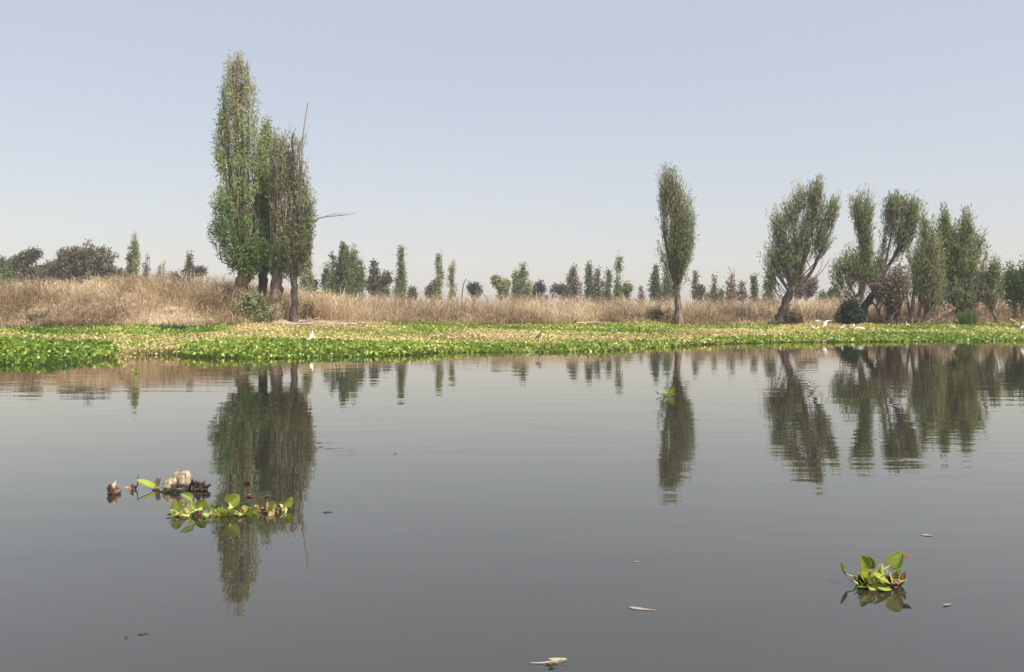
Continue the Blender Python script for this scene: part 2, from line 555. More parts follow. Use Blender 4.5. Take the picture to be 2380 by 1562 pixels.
    tag(obj(crown_name, V, [Qd], mat, root, tint=np.repeat(tv, 4), origin=base), kind='stuff')
    return root


# --- the tall group left of centre
YL = 60.0
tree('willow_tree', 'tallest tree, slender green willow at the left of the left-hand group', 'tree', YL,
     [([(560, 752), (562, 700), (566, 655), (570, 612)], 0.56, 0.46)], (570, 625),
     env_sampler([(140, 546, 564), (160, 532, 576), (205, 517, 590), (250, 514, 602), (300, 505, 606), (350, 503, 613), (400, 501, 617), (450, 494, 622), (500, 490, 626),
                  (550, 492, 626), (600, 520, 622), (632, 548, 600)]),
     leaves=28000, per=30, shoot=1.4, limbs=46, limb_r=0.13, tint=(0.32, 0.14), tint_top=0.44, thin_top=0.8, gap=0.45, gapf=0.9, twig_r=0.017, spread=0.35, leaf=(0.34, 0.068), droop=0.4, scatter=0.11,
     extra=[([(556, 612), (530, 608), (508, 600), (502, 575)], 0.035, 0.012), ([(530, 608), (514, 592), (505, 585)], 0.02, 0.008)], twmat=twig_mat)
tree('willow_tree', 'green willow with crown shade in its trunk colour, right beside the tallest tree, second of the group', 'tree', YL + 1.5,
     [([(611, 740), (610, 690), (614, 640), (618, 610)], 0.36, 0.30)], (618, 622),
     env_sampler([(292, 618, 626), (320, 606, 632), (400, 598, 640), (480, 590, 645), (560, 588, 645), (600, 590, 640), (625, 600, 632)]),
     leaves=11000, per=28, shoot=1.2, limbs=24, tint=(0.38, 0.14), tint_top=0.25, thin_top=0.4, gap=0.25, spread=0.3, tmat=bark_dark, leaf=(0.34, 0.07), droop=0.35, scatter=0.11,  # darker bark here carries the shade of the crown on this trunk
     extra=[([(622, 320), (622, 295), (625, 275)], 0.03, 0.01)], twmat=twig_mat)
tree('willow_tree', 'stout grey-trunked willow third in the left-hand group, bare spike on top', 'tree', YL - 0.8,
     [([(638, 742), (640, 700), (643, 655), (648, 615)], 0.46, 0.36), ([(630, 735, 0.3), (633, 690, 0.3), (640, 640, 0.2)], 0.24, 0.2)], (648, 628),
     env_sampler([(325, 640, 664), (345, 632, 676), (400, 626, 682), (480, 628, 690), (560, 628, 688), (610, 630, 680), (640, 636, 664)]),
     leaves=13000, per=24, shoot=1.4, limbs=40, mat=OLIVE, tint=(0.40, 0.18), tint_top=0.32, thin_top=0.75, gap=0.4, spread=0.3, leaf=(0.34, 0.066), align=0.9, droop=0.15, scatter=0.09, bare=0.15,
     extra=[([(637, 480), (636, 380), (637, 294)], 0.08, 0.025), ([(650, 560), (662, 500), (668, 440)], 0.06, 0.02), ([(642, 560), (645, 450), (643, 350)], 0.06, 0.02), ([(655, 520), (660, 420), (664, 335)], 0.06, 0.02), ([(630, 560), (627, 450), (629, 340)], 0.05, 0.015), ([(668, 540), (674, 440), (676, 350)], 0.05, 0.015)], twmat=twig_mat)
tree('willow_tree', 'thin-trunked half-dry willow with a long bare pole and a side branch reaching right', 'tree', YL - 1.2,
     [([(683, 745), (685, 700), (682, 650), (683, 620)], 0.27, 0.22)], (684, 635),
     env_sampler([(305, 678, 690), (330, 673, 704), (380, 676, 708), (440, 678, 716), (480, 676, 726), (540, 666, 726), (600, 662, 716), (640, 668, 700)]),
     leaves=10500, per=20, shoot=1.4, limbs=44, mat=OLIVE, tint=(0.44, 0.20), tint_top=0.32, thin_top=0.75, gap=0.4, spread=0.3, leaf=(0.34, 0.066), align=0.9, droop=0.15, scatter=0.09, bare=0.3, tmat=bark_dark,  # crown shade put into the trunk colour by using the dark bark
     extra=[([(694, 520), (700, 420), (703, 330), (709, 280), (716, 236)], 0.09, 0.028), ([(688, 560), (690, 450), (692, 330)], 0.07, 0.02), ([(680, 560), (682, 450), (683, 312)], 0.06, 0.02), ([(698, 600), (708, 500), (712, 420)], 0.07, 0.02), ([(706, 600), (718, 520), (722, 450)], 0.05, 0.015), ([(702, 350), (710, 325), (713, 308)], 0.04, 0.02),
            ([(700, 590), (712, 550), (728, 518), (748, 505), (790, 501), (832, 494)], 0.11, 0.012), ([(748, 505), (780, 496), (806, 495)], 0.03, 0.008),
            ([(760, 504), (795, 499), (820, 503)], 0.025, 0.008), ([(712, 550), (722, 560), (726, 590)], 0.03, 0.01)], twmat=twig_mat)

# --- lone column right of centre
tree('willow_tree', 'lone columnar willow on a straight bare trunk, right of the picture centre', 'tree', 60.0,
     [([(1577, 748), (1575, 710), (1573, 680), (1572, 650)], 0.27, 0.21)], (1572, 668),
     env_sampler([(410, 1546, 1558), (424, 1538, 1572), (448, 1536, 1586), (468, 1535, 1600), (500, 1531, 1611), (550, 1533, 1610), (600, 1537, 1605), (640, 1548, 1596), (672, 1560, 1584)]),
     leaves=12500, per=18, shoot=1.6, limbs=40, limb_r=0.09, tint=(0.42, 0.16), tint_top=0.28, thin_top=0.7, gap=0.5, gapf=1.0, spread=0.45, mat=OLIVE, leaf=(0.32, 0.05), align=1.0, droop=0.03, scatter=0.08, twmat=twig_dark)

# --- leaning vase shaped trees on the right
tree('willow_tree', 'leaning open-crowned willow on a slanting trunk, its branches fanning out like a vase', 'tree', 60.5,
     [([(1810, 752), (1818, 728), (1830, 698), (1844, 668)], 0.36, 0.26), ([(1840, 672), (1862, 630), (1872, 570), (1880, 500)], 0.20, 0.06),
      ([(1842, 670), (1880, 640), (1905, 590), (1928, 520)], 0.17, 0.05), ([(1838, 676), (1830, 640), (1822, 580), (1812, 520)], 0.14, 0.04), ([(1836, 682), (1818, 655), (1802, 625), (1794, 590)], 0.09, 0.03), ([(1850, 655), (1850, 600), (1846, 540), (1858, 470)], 0.12, 0.03), ([(1862, 630), (1884, 560), (1893, 490), (1893, 435)], 0.13, 0.03)], (1842, 676),
     lobe_sampler([(1893, 452, 17, 24), (1890, 468, 21, 24), (1862, 464, 20, 20), (1860, 480, 16, 18), (1928, 505, 18, 28), (1934, 488, 10, 18), (1890, 502, 26, 38), (1838, 505, 17, 28), (1810, 540, 17, 38), (1797, 615, 16, 38), (1828, 595, 22, 42), (1865, 570, 22, 48), (1907, 560, 18, 36), (1850, 640, 12, 22)]),
     leaves=12500, per=14, shoot=1.6, limbs=120, limb_r=0.08, align=1.0, scatter=0.08, tint=(0.46, 0.18), tint_top=0.2, thin_top=0.0, gap=0.12, gapf=1.0, spread=1.0, mat=OLIVE, tmat=bark_dark, leaf=(0.32, 0.048), droop=0.03,
     extra=[([(1846, 680), (1880, 660), (1912, 628), (1930, 598)], 0.06, 0.012), ([(1880, 660), (1905, 628), (1915, 600)], 0.03, 0.01), ([(1862, 645), (1895, 610), (1925, 575), (1943, 545)], 0.05, 0.01)])
tree('willow_tree', 'leaning twin-crowned willow whose thick trunk slants right beside the dark shrub', 'tree', 61.0,
     [([(1950, 758), (1964, 732), (1985, 706), (2000, 688)], 0.42, 0.30), ([(1998, 690), (2006, 640), (2005, 580), (2002, 500)], 0.2, 0.05), ([(1992, 698), (1975, 660), (1968, 620)], 0.10, 0.03), ([(1985, 704), (1962, 680), (1950, 650)], 0.07, 0.025), ([(2005, 580), (1996, 520), (1992, 470)], 0.08, 0.025), ([(2002, 660), (2012, 610), (2014, 560)], 0.08, 0.025)], (2000, 692),
     lobe_sampler([(1999, 478, 23, 24), (2003, 514, 26, 28), (2004, 494, 21, 36), (2009, 552, 17, 22), (2010, 595, 15, 28), (2008, 640, 18, 30), (1965, 632, 22, 30), (1948, 657, 10, 20), (1985, 622, 11, 34), (2010, 610, 8, 40)]),
     leaves=8800, per=15, shoot=1.4, limbs=80, limb_r=0.06, align=1.0, scatter=0.08, tint=(0.45, 0.18), tint_top=0.2, gap=0.15, gapf=1.3, spread=0.8, mat=OLIVE, tmat=bark, leaf=(0.32, 0.048), droop=0.03)
tree('willow_tree', 'willow leaning far right over the dark shrub, with a dense tuft near its top', 'tree', 61.8,
     [([(1996, 752), (2004, 725), (2018, 700), (2034, 680)], 0.34, 0.24), ([(2032, 684), (2052, 640), (2078, 598), (2112, 552), (2130, 538)], 0.19, 0.035), ([(2038, 672), (2056, 620), (2068, 560), (2078, 500)], 0.13, 0.03), ([(2072, 608), (2092, 560), (2108, 500)], 0.09, 0.025), ([(2040, 668), (2048, 620), (2052, 570)], 0.07, 0.025)], (2034, 684),
     lobe_sampler([(2080, 484, 22, 15), (2080, 482, 17, 12), (2074, 516, 22, 24), (2112, 490, 19, 20), (2118, 520, 14, 22), (2100, 552, 20, 20), (2056, 560, 12, 24), (2046, 600, 13, 34), (2030, 645, 12, 32)]),
     leaves=8000, per=15, shoot=1.4, limbs=80, limb_r=0.06, align=1.0, scatter=0.08, tint=(0.44, 0.18), tint_top=0.15, gap=0.15, gapf=1.3, spread=0.9, mat=OLIVE, tmat=bark_dark, leaf=(0.32, 0.048), droop=0.03)
tree('willow_tree', 'low brownish willow with dark stems fanning from the ground, right of the twin-crowned tree', 'tree', 60.6,
     [([(2062, 756), (2066, 725), (2058, 690), (2046, 662)], 0.2, 0.08), ([(2068, 756), (2074, 715), (2080, 670)], 0.2, 0.08), ([(2074, 756), (2088, 722), (2098, 690)], 0.16, 0.07),
      ([(2055, 757), (2042, 726), (2028, 700)], 0.12, 0.05), ([(2080, 757, -0.3), (2092, 742, -0.3), (2104, 728, -0.3)], 0.12, 0.06), ([(2050, 757, -.4), (2072, 738, -.4), (2090, 716, -.4)], 0.14, 0.06)], (2070, 728),
     lobe_sampler([(2072, 662, 24, 28), (2092, 650, 17, 30), (2052, 678, 20, 24), (2082, 690, 24, 24), (2092, 628, 9, 12)]),
     leaves=7000, per=16, shoot=1.2, limbs=50, limb_r=0.06, tint=(0.42, 0.2), gap=0.3, gapf=1.3, spread=0.9, mat=BROWNISH, tmat=bark_dark, leaf=(0.27, 0.075), droop=0.1, bare=0.2)
tree('willow_tree', 'bushy olive willow with a low log-like stem slanting right along the bank', 'tree', 61.2,
     [([(2118, 757), (2118, 725), (2122, 690), (2128, 640)], 0.14, 0.06), ([(2132, 757), (2138, 720), (2145, 660)], 0.13, 0.06), ([(2146, 758, -.3), (2172, 742, -.3), (2198, 728, -.3), (2220, 716, -.3)], 0.24, 0.12),
      ([(2140, 757), (2152, 725), (2168, 690)], 0.12, 0.05), ([(2100, 758), (2112, 746), (2128, 740)], 0.08, 0.03), ([(2125, 757, .3), (2110, 710, .3), (2108, 660, .3)], 0.12, 0.05)], (2135, 715),
     lobe_sampler([(2150, 535, 9, 34), (2150, 535, 9, 34), (2162, 555, 10, 32), (2138, 570, 8, 34), (2160, 595, 26, 44), (2132, 620, 16, 36), (2146, 645, 28, 40), (2172, 645, 22, 42), (2124, 668, 18, 26), (2165, 690, 26, 22), (2112, 590, 6, 34)]),
     leaves=12000, per=20, align=1.0, scatter=0.09, shoot=1.9, limbs=50, limb_r=0.08, tint=(0.60, 0.2), gap=0.5, gapf=0.9, spread=0.3, mat=OLIVE, tmat=bark, leaf=(0.34, 0.06), droop=0.05, bare=0.15)
tree('willow_tree', 'broad bushy willow with three pointed tops near the right edge', 'tree', 62.0,
     [([(2238, 745), (2236, 715), (2234, 690)], 0.34, 0.26), ([(2228, 742, .3), (2222, 715, .3), (2212, 690, .3)], 0.16, 0.1)], (2234, 700),
     lobe_sampler([(2196, 552, 13, 38), (2217, 572, 14, 38), (2246, 530, 8, 34), (2246, 530, 8, 34), (2196, 540, 8, 36), (2273, 572, 7, 30), (2248, 580, 18, 44), (2273, 580, 8, 30), (2287, 596, 6, 20), (2202, 625, 20, 38), (2235, 630, 34, 44), (2265, 645, 24, 44), (2225, 684, 38, 22), (2258, 690, 26, 20)]),
     leaves=16000, per=22, align=1.0, scatter=0.09, shoot=1.9, limbs=50, limb_r=0.08, tint=(0.50, 0.2), gap=0.5, gapf=0.9, spread=0.3, mat=OLIVE, tmat=bark_dark, leaf=(0.34, 0.06), droop=0.05, bare=0.1)
tree('willow_tree', 'thin half-bare willow between the broad three-topped tree and the edge tree', 'tree', 61.5,
     [([(2322, 755), (2312, 735), (2306, 715)], 0.15, 0.10)], (2306, 718),
     lobe_sampler([(2302, 690, 24, 24), (2308, 650, 20, 34), (2312, 622, 14, 18), (2290, 670, 14, 40), (2325, 660, 10, 20)]),
     leaves=3600, per=14, shoot=1.1, limbs=40, limb_r=0.045, tint=(0.6, 0.2), thin_top=0.75, gap=0.3, spread=0.6, mat=OLIVE, leaf=(0.28, 0.08), bare=0.3)
tree('willow_tree', 'dark green willow cut by the right edge of the picture', 'tree', 62.5,
     [([(2358, 745), (2360, 715), (2356, 690)], 0.16, 0.11), ([(2372, 748), (2376, 715), (2380, 690)], 0.13, 0.1), ([(2384, 752, -.3), (2374, 742, -.3), (2366, 730, -.3)], 0.1, 0.06)], (2362, 700),
     lobe_sampler([(2352, 650, 18, 34), (2345, 670, 14, 30), (2378, 650, 18, 44), (2365, 680, 26, 26), (2400, 640, 22, 50), (2410, 680, 22, 26)]),
     leaves=9000, per=24, shoot=1.0, limbs=30, limb_r=0.05, tint=(0.22, 0.14), gap=0.2, spread=0.5, mat=OLIVE, leaf=(0.3, 0.085))

# --- bushes on the bank
def bush(label, cat, px, py, rx, ry, Y, n, mat, name='shrub', tint=(0.5, 0.2), leaf=(0.22, 0.09), stems=10, group=None, bare=0.0, gap=0.2):
    lobes = [(px, py - ry * 0.7, rx * 0.75, ry * 0.8), (px - rx * 0.5, py - ry * 0.45, rx * 0.55, ry * 0.5), (px + rx * 0.5, py - ry * 0.4, rx * 0.55, ry * 0.45),
             (px + rx * 0.15, py - ry * 1.25, rx * 0.4, ry * 0.45), (px - rx * 0.2, py - ry * 1.1, rx * 0.35, ry * 0.4)]
    return tree(name, label, cat, Y, [([(px, py + 4), (px, py - ry * 0.3), (px + 2, py - ry * 0.8)], 0.05, 0.03)], (px, py - 2), lobe_sampler(lobes),
                leaves=n, per=18, shoot=0.6, limbs=stems, limb_r=0.03, leaf=leaf, mat=mat, tint=tint, spread=0.9, droop=0.05, scatter=0.09, gap=gap, gapf=2.0, group=group, bare=bare, crown_name='foliage')


bush('pale green leafy shrub at the foot of the tall left-hand trees', 'shrub', 588, 757, 50, 42, 56.0, 5200, SHRUB, tint=(0.5, 0.25))
bush('small dark twiggy bush behind the thin trunk of the left-hand group', 'shrub', 712, 742, 20, 22, 60.5, 1100, BROWNISH, tint=(0.15, 0.15), leaf=(0.2, 0.05), bare=0.3)
bush('small brown thicket left of the tallest trunk', 'shrub', 528, 712, 18, 24, 60.0, 1100, BROWNISH, tint=(0.35, 0.2), leaf=(0.2, 0.05), bare=0.2)
bush('dense dark green shrub wedged between the two leaning trunks', 'shrub', 1977, 755, 27, 30, 59.6, 5200, DEEP, tint=(0.35, 0.25), gap=0.05)
bush('low brown brush at the foot of the vase-shaped willow', 'shrub', 1838, 756, 26, 20, 60.3, 1500, BROWNISH, tint=(0.2, 0.15), leaf=(0.2, 0.05))
bush('dark brush standing in for the shadow left of the lone column trunk', 'shrub', 1535, 744, 34, 14, 60.8, 1200, BROWNISH, tint=(0.25, 0.18), leaf=(0.2, 0.05))  # dark foliage added in place of the willow's shadow on the bank

# ------------------------------------------------------------------ far trees
def column_env(px, top, w, bot=712, ragged=0.12):
    H = bot - top
    prof = [(0.0, 0.08), (0.1, 0.22), (0.25, 0.46), (0.45, 0.76), (0.7, 1.0), (0.9, 0.95), (1.0, 0.8)]
    rows = []
    for t, a in prof:
        j = 1 + rng.normal() * ragged
        o = rng.normal() * w * 0.05
        rows.append((top + t * H, px + o - w / 2 * a * j, px + o + w / 2 * a * j))
    return env_sampler(rows)


def far_column(label, px, top, w, Y, mat=OLIVE, tint=(0.35, 0.16), dens=1.0, bare=0.0, bot=712, name='columnar_tree', group='slender trees beyond the reeds', lean=0, spikes=0):
    env = column_env(px, top, w, bot)
    s = Y / FOC
    n = int(np.clip(env.area * s * s * 300 * dens, 450, 9000))
    ex = []
    for _ in range(spikes):
        x = px + rng.uniform(-.4, .4) * w
        ex.append(([(x, top + 30), (x + 1, top + 5), (x + rng.uniform(-3, 3), top - rng.uniform(3, 9))], 0.04, 0.015))
    return tree(name, label, 'tree', Y, [([(px, 730), (px + lean, 705), (px + lean, 690)], 0.16, 0.12)], (px, 700), env, leaves=n, per=16, shoot=0.9, limbs=10, limb_r=0.06,
                leaf=(0.34, 0.13), mat=mat, tint=tint, spread=0.25, gap=0.12, gapf=1.6, twig_r=0.016, bare=bare, group=group, tsides=5, extra=ex, scatter=0.16)


def far_round(label, px, top, w, Y, mat=DUSKY, tint=(0.4, 0.2), puffs=14, bot=705, dens=1.0, name='round_tree', group='spreading trees beyond the reeds', flat=0.75, bare=0.0):
    H = bot - top
    lobes = []
    for _ in range(puffs):
        a = rng.uniform(0, math.pi)
        r = rng.uniform(0.1, 1.0) ** 0.5
        q = rng.uniform(0.11, 0.19) * min(w, 1.9 * H)
        cx = px + math.cos(a) * r * (w / 2 - q)
        cy = bot - H * 0.2 - math.sin(a) ** 0.8 * r * (0.8 * H - q * flat)
        lobes.append((cx, cy, q, q * flat))
    sm = lobe_sampler(lobes)
    s = Y / FOC
    n = int(np.clip(w * H * 0.75 * s * s * 260 * dens, 500, 20000))
    return tree(name, label, 'tree', Y, [([(px, 732), (px, 712), (px + w * 0.03, bot - H * 0.25)], 0.28, 0.16)], (px, bot - H * 0.12), sm, leaves=n, per=20, shoot=0.55, limbs=14, limb_r=0.09,
                leaf=(0.36, 0.2), mat=mat, tint=tint, spread=0.9, gap=0.12, gapf=1.0, twig_r=0.016, group=group, tsides=5, scatter=0.22, bare=bare, face=1.3)


def far_bush(label, px, top, w, Y, mat=BLUISH, tint=(0.4, 0.2), name='distant_shrub', bot=708, dens=1.0):
    return far_round(label, px, top, w, Y, mat, tint, puffs=7, bot=bot, name=name, group='bushes beyond the reeds', dens=dens)


# left
far_round('smaller of the two big dark trees behind the reed mound, far left', 60, 566, 112, 118, puffs=26, bot=672, flat=0.62)
far_round('broadest dark dome-shaped tree behind the left reed mound', 197, 560, 222, 125, puffs=56, bot=680, flat=0.55)
far_bush('dusky low tree filling the gap between the two big dark trees', 110, 600, 60, 128, mat=DUSKY, bot=675)
far_column('greenish tree cut by the left edge beside the dark spreading tree', 8, 600, 40, 112, mat=OLIVE, bot=680)
far_column('tall grey-green column right of the broad dark dome tree', 313, 545, 24, 116, tint=(0.6, 0.2), bot=690)
far_column('very thin column touching the tall grey-green one on its left', 301, 575, 9, 116, bot=690, dens=1.4)
far_column('half-bare brown spire right of the tall grey-green column', 340, 594, 16, 118, mat=BROWNISH, bare=0.3, spikes=2, bot=690)
far_column('pale green ragged tree among the small trees behind the mound', 376, 600, 36, 122, tint=(0.7, 0.15), bot=690, dens=0.7)
far_bush('low dark thicket left of the spiky brown tree behind the mound', 405, 626, 66, 124, mat=DUSKY, bot=690)
far_column('spiky brown tree with two peaks near the right end of the mound', 441, 588, 20, 120, mat=DUSKY, tint=(0.6, 0.2), bot=690, spikes=2)
far_round('dark wide-branched tree around the spiky brown tree', 452, 610, 62, 121, puffs=9, bot=690)
far_bush('small grey-green tree left of the tallest willow, near one', 496, 640, 28, 130, mat=OLIVE, tint=(0.5, 0.2))
far_bush('small bluish tree just left of the tallest willow trunk', 530, 650, 32, 140)
far_column('olive column standing close behind the thin-trunked willow', 713, 575, 30, 105, tint=(0.6, 0.18), bot=720)
far_bush('tiny dark bush right of the left-hand willow group', 731, 655, 14, 115, mat=DUSKY)
# centre
far_column('leftmost short column of the green clump right of the tall willows', 759, 620, 24, 108, tint=(0.3, 0.15))
far_column('second column of the green clump, sloping shoulder', 774, 590, 32, 110, tint=(0.3, 0.15))
far_column('tallest column of the green clump right of the tall willows', 796, 569, 36, 111, tint=(0.3, 0.15))
far_column('narrow middle spire of the green clump', 808, 575, 18, 109, tint=(0.35, 0.15), dens=1.2)
far_column('twin-tipped olive column of the green clump', 823, 575, 32, 110, tint=(0.5, 0.18), spikes=1)
far_column('rightmost column of the green clump, dark and lower', 836, 604, 22, 110, tint=(0.4, 0.18))
far_round('airy grey round tree right of the green clump', 878, 604, 72, 125, puffs=18, dens=0.75)
far_column('sturdy olive column left of the two lone thin columns', 931, 578, 24, 105, tint=(0.5, 0.16), dens=1.2, spikes=1)
far_bush('low bush right of the sturdy olive column', 958, 672, 30, 128, mat=DUSKY)
far_column('taller of the two lone thin columns, olive green', 1019, 584, 20, 106, tint=(0.65, 0.15), spikes=1)
far_bush('dark bush at the foot of the taller lone thin column', 1003, 664, 26, 120, mat=DUSKY)
far_column('thinner lone column with a bare neck below its tip', 1050, 610, 16, 106, tint=(0.7, 0.2), spikes=3, bare=0.1)
far_bush('bluish bush right of the leaning bare pole', 1101, 658, 46, 125)
far_round('rounded pale olive tree left of the two-peaked cone tree', 1163, 634, 48, 115, mat=OLIVE, tint=(0.65, 0.15), puffs=14, dens=1.2)
far_column('two-peaked cone-shaped tree right of the rounded olive one', 1214, 618, 44, 117, tint=(0.5, 0.18), spikes=0)
far_column('short side spire on the left of the cone-shaped tree', 1198, 624, 18, 118, tint=(0.5, 0.18))
far_bush('small bluish pine-like tree left of the flat-topped one', 1258, 656, 38, 130)
far_round('flat-topped umbrella-shaped grey tree', 1303, 658, 54, 135, puffs=12, flat=0.45)
far_column('brownish sparse tree right of the flat-topped one', 1333, 622, 42, 118, mat=BROWNISH, tint=(0.45, 0.2), bare=0.25)
far_column('dark feathery column, left of a close pair', 1371, 604, 24, 112, tint=(0.25, 0.14))
far_column('lower brown-streaked column, right of the close pair', 1389, 624, 20, 112, mat=BROWNISH, tint=(0.4, 0.2), bare=0.15)
far_column('short green spike just right of the close pair', 1400, 655, 12, 118, tint=(0.3, 0.15), dens=1.3)
far_column('small pointed green tree left of the sharp spire', 1414, 629, 15, 114, tint=(0.35, 0.15), dens=1.3)
far_column('sharp tall green spire left of the lone columnar willow', 1437, 596, 18, 108, tint=(0.45, 0.16), dens=1.2, spikes=1)
far_bush('rounded green bush at the foot of the sharp spire', 1456, 662, 44, 125, mat=OLIVE, tint=(0.45, 0.2))
far_column('stubby grey tree midway between sharp spire and lone willow', 1490, 667, 11, 112, mat=BROWNISH, dens=1.3)
far_column('dark green cone immediately left of the lone columnar willow', 1523, 614, 24, 108, tint=(0.15, 0.12), dens=1.1)
far_column('dull green tree half hidden behind the lone columnar willow', 1552, 622, 28, 110, tint=(0.45, 0.15))
# right of the lone willow
far_column('bare-stemmed tree with tufted tips right of the lone willow', 1617, 634, 20, 108, mat=BROWNISH, tint=(0.25, 0.2), bare=0.6, spikes=4)
far_bush('dark round tuft tree right of the bare-stemmed tree', 1629, 648, 18, 110, mat=DUSKY)
far_bush('low grey bush right of the lone willow trunk', 1650, 684, 30, 140, mat=DUSKY)
far_column('slim green tree left of the pair of straw-coloured stems', 1661, 643, 13, 112, tint=(0.4, 0.15), dens=1.3)
far_column('short slim green tree right of the slim one', 1676, 668, 10, 114, tint=(0.35, 0.15), dens=1.3)
far_column('straw-coloured half-dry column, taller of a pair', 1702, 625, 14, 110, mat=BROWNISH, tint=(0.75, 0.18), bare=0.2, spikes=1)
far_column('thin dry column touching the taller straw-coloured one', 1693, 640, 9, 110, mat=BROWNISH, tint=(0.7, 0.18), bare=0.2)
far_bush('pale twiggy thicket right of the straw-coloured pair', 1727, 656, 42, 120, mat=BROWNISH, tint=(0.6, 0.2), dens=0.5)
far_column('small dark cone left of the vase-shaped willow', 1753, 643, 15, 112, tint=(0.25, 0.14), dens=1.3)
far_column('green tree seen through the left branches of the vase-shaped willow', 1789, 625, 36, 106, tint=(0.2, 0.14))
far_round('brown rounded tree behind the slanting trunk of the vase-shaped willow', 1874, 628, 56, 118, mat=BROWNISH, tint=(0.3, 0.2), puffs=12)
far_bush('low green bush right of the brown rounded tree', 1914, 680, 34, 135, mat=OLIVE)
far_bush('dark green bush left of the twin-crowned willow', 1942, 670, 36, 125, mat=OLIVE, tint=(0.2, 0.15))
far_bush('bluish bush seen under the branches left of the twin-crowned willow', 1968, 674, 26, 130)
far_bush('grey thicket far behind the half-bare willow at right', 2325, 662, 60, 118, mat=BROWNISH, tint=(0.3, 0.2))
far_bush('brown thicket seen low between the right-hand trunks', 2290, 690, 60, 110, mat=BROWNISH, tint=(0.3, 0.2), bot=730)
# leaning pole
pb = P(1070, 700, 100.0)
pb[2] = float(ground(pb[0], pb[1]))
pole = tubes(resample([pb - np.array([0, 0, .1]), P(1076, 668, 100), P(1084, 647, 100.0)], 8)[None], np.linspace(0.09, 0.04, 8)[None], 6)
tag(obj('dead_pole', pole[0], pole[1], twig_dark, smooth=True), 'leaning bare pole standing in the reeds right of the lone thin columns', 'dead tree')

# ------------------------------------------------------------------ reeds
rn1, rn2, rn3 = SineNoise(21, 0.25), SineNoise(22, 0.7), SineNoise(23, 2.2)


def blades(base, L, lean, width, tint, bend, name, label, mat=REED, seg=4):
    n = len(base)
    t = np.linspace(0, 1, seg)[None, :, None]
    up = np.array([0, 0, 1.0])
    C = base[:, None, :] + L[:, None, None] * ((t - bend[:, None, None] * t ** 3 * 0.75) * up + lean[:, None, :] * (t ** 1.6) * (0.35 + bend[:, None, None] * 0.9))
    C[:, 1:-1] += rng.normal(size=(n, seg - 2, 3)) * 0.04
    side = unit(np.cross(lean + rng.normal(size=(n, 3)) * 0.7, up))
    w = width[:, None, None] * np.array([0.8, 1.0, 0.75, 0.2])[None, :seg, None]
    V = np.stack([C - side[:, None, :] * w / 2, C + side[:, None, :] * w / 2], 2)     # n,seg,2,3
    b = (np.arange(n)[:, None] * seg + np.arange(seg - 1)[None, :]) * 2
    Q = np.stack([b, b + 1, b + 3, b + 2], -1).reshape(-1, 4)
    return V.reshape(-1, 3), Q, np.repeat(tint, seg * 2)


def reed_field(name, label, n, x0, x1, dmax, hfun, cat='reeds', front=0.2):
    x = rng.uniform(x0, x1, n)
    d = front + (rng.uniform(0, 1, n) ** 1.7) * dmax
    y = bank(x) + d
    vis = np.abs(x) < 0.82 * y + 2
    x, y, d = x[vis], y[vis], d[vis]
    p = np.stack([x, y, 0 * x], -1)
    dens = rn2(p) * 0.5 + rn3(p) * 0.3
    # keep the trodden clearing on the bank free
    clear = (x > -17.5) & (x < -8.6) & (d < 3.2 + 0.8 * rn3(p))
    keep = (rng.uniform(0, 1, len(x)) < 0.68 + 0.5 * dens) & ~(clear & (rng.uniform(0, 1, len(x)) < 0.97))
    x, y, d, p = x[keep], y[keep], d[keep], p[keep]
    n = len(x)
    H = hfun(x, d, p)
    L = H * rng.uniform(0.6, 1.2, n)
    ang = 2.4 * rn1(p) + 1.6 * rn2(p) + rng.normal(size=n) * 1.4
    lean = np.stack([np.cos(ang), np.sin(ang), 0 * ang], -1) * rng.uniform(0.3, 1.9, n)[:, None]
    bend = np.clip(rng.normal(size=n) * 0.4 + 0.45 + 0.3 * rn2(p + 7), 0, 1.3)
    tint = np.clip(0.47 + 0.22 * rn2(p + 3) + 0.14 * rn3(p + 1) + 0.07 * rn1(p) + rng.normal(size=n) * 0.22, 0, 1)
    base = np.stack([x, y, ground(x, y) - 0.05], -1)
    fallen = rng.uniform(0, 1, n) < 0.38                   # broken stalks caught in the tangle
    base[:, 2] += np.where(fallen, rng.uniform(0.05, 0.75, n) * H, 0)
    bend = np.where(fallen, rng.uniform(0.7, 1.4, n), bend)
    L = np.where(fallen, L * rng.uniform(0.35, 0.7, n), L)
    lean = np.where(fallen[:, None], unit(lean) * 1.6, lean)
    V, Q, T = blades(base, L, lean, rng.uniform(0.018, 0.05, n), tint, bend, name, label)
    tag(obj(name, V, [Q], REED, tint=T), label, cat, kind='stuff')


def h_field(x, d, p):
    return np.clip(0.45 + 0.55 * d, 0.5, 2.1) * (1 + 0.16 * rn1(p) + 0.12 * rn2(p))


def h_mound(x, d, p):
    return np.clip(0.55 + 0.25 * d, 0.6, 1.75) * (1 + 0.18 * rn1(p) + 0.12 * rn2(p))


reed_field('dry_reeds', 'field of dry straw-coloured reeds stretching across the far bank', 68000, -14.5, 58, 26, h_field)
reed_field('dry_reed_mound', 'high mound of tangled dry reeds and grass on the left bank', 55000, -54, -13.5, 20, h_mound, front=0.0)


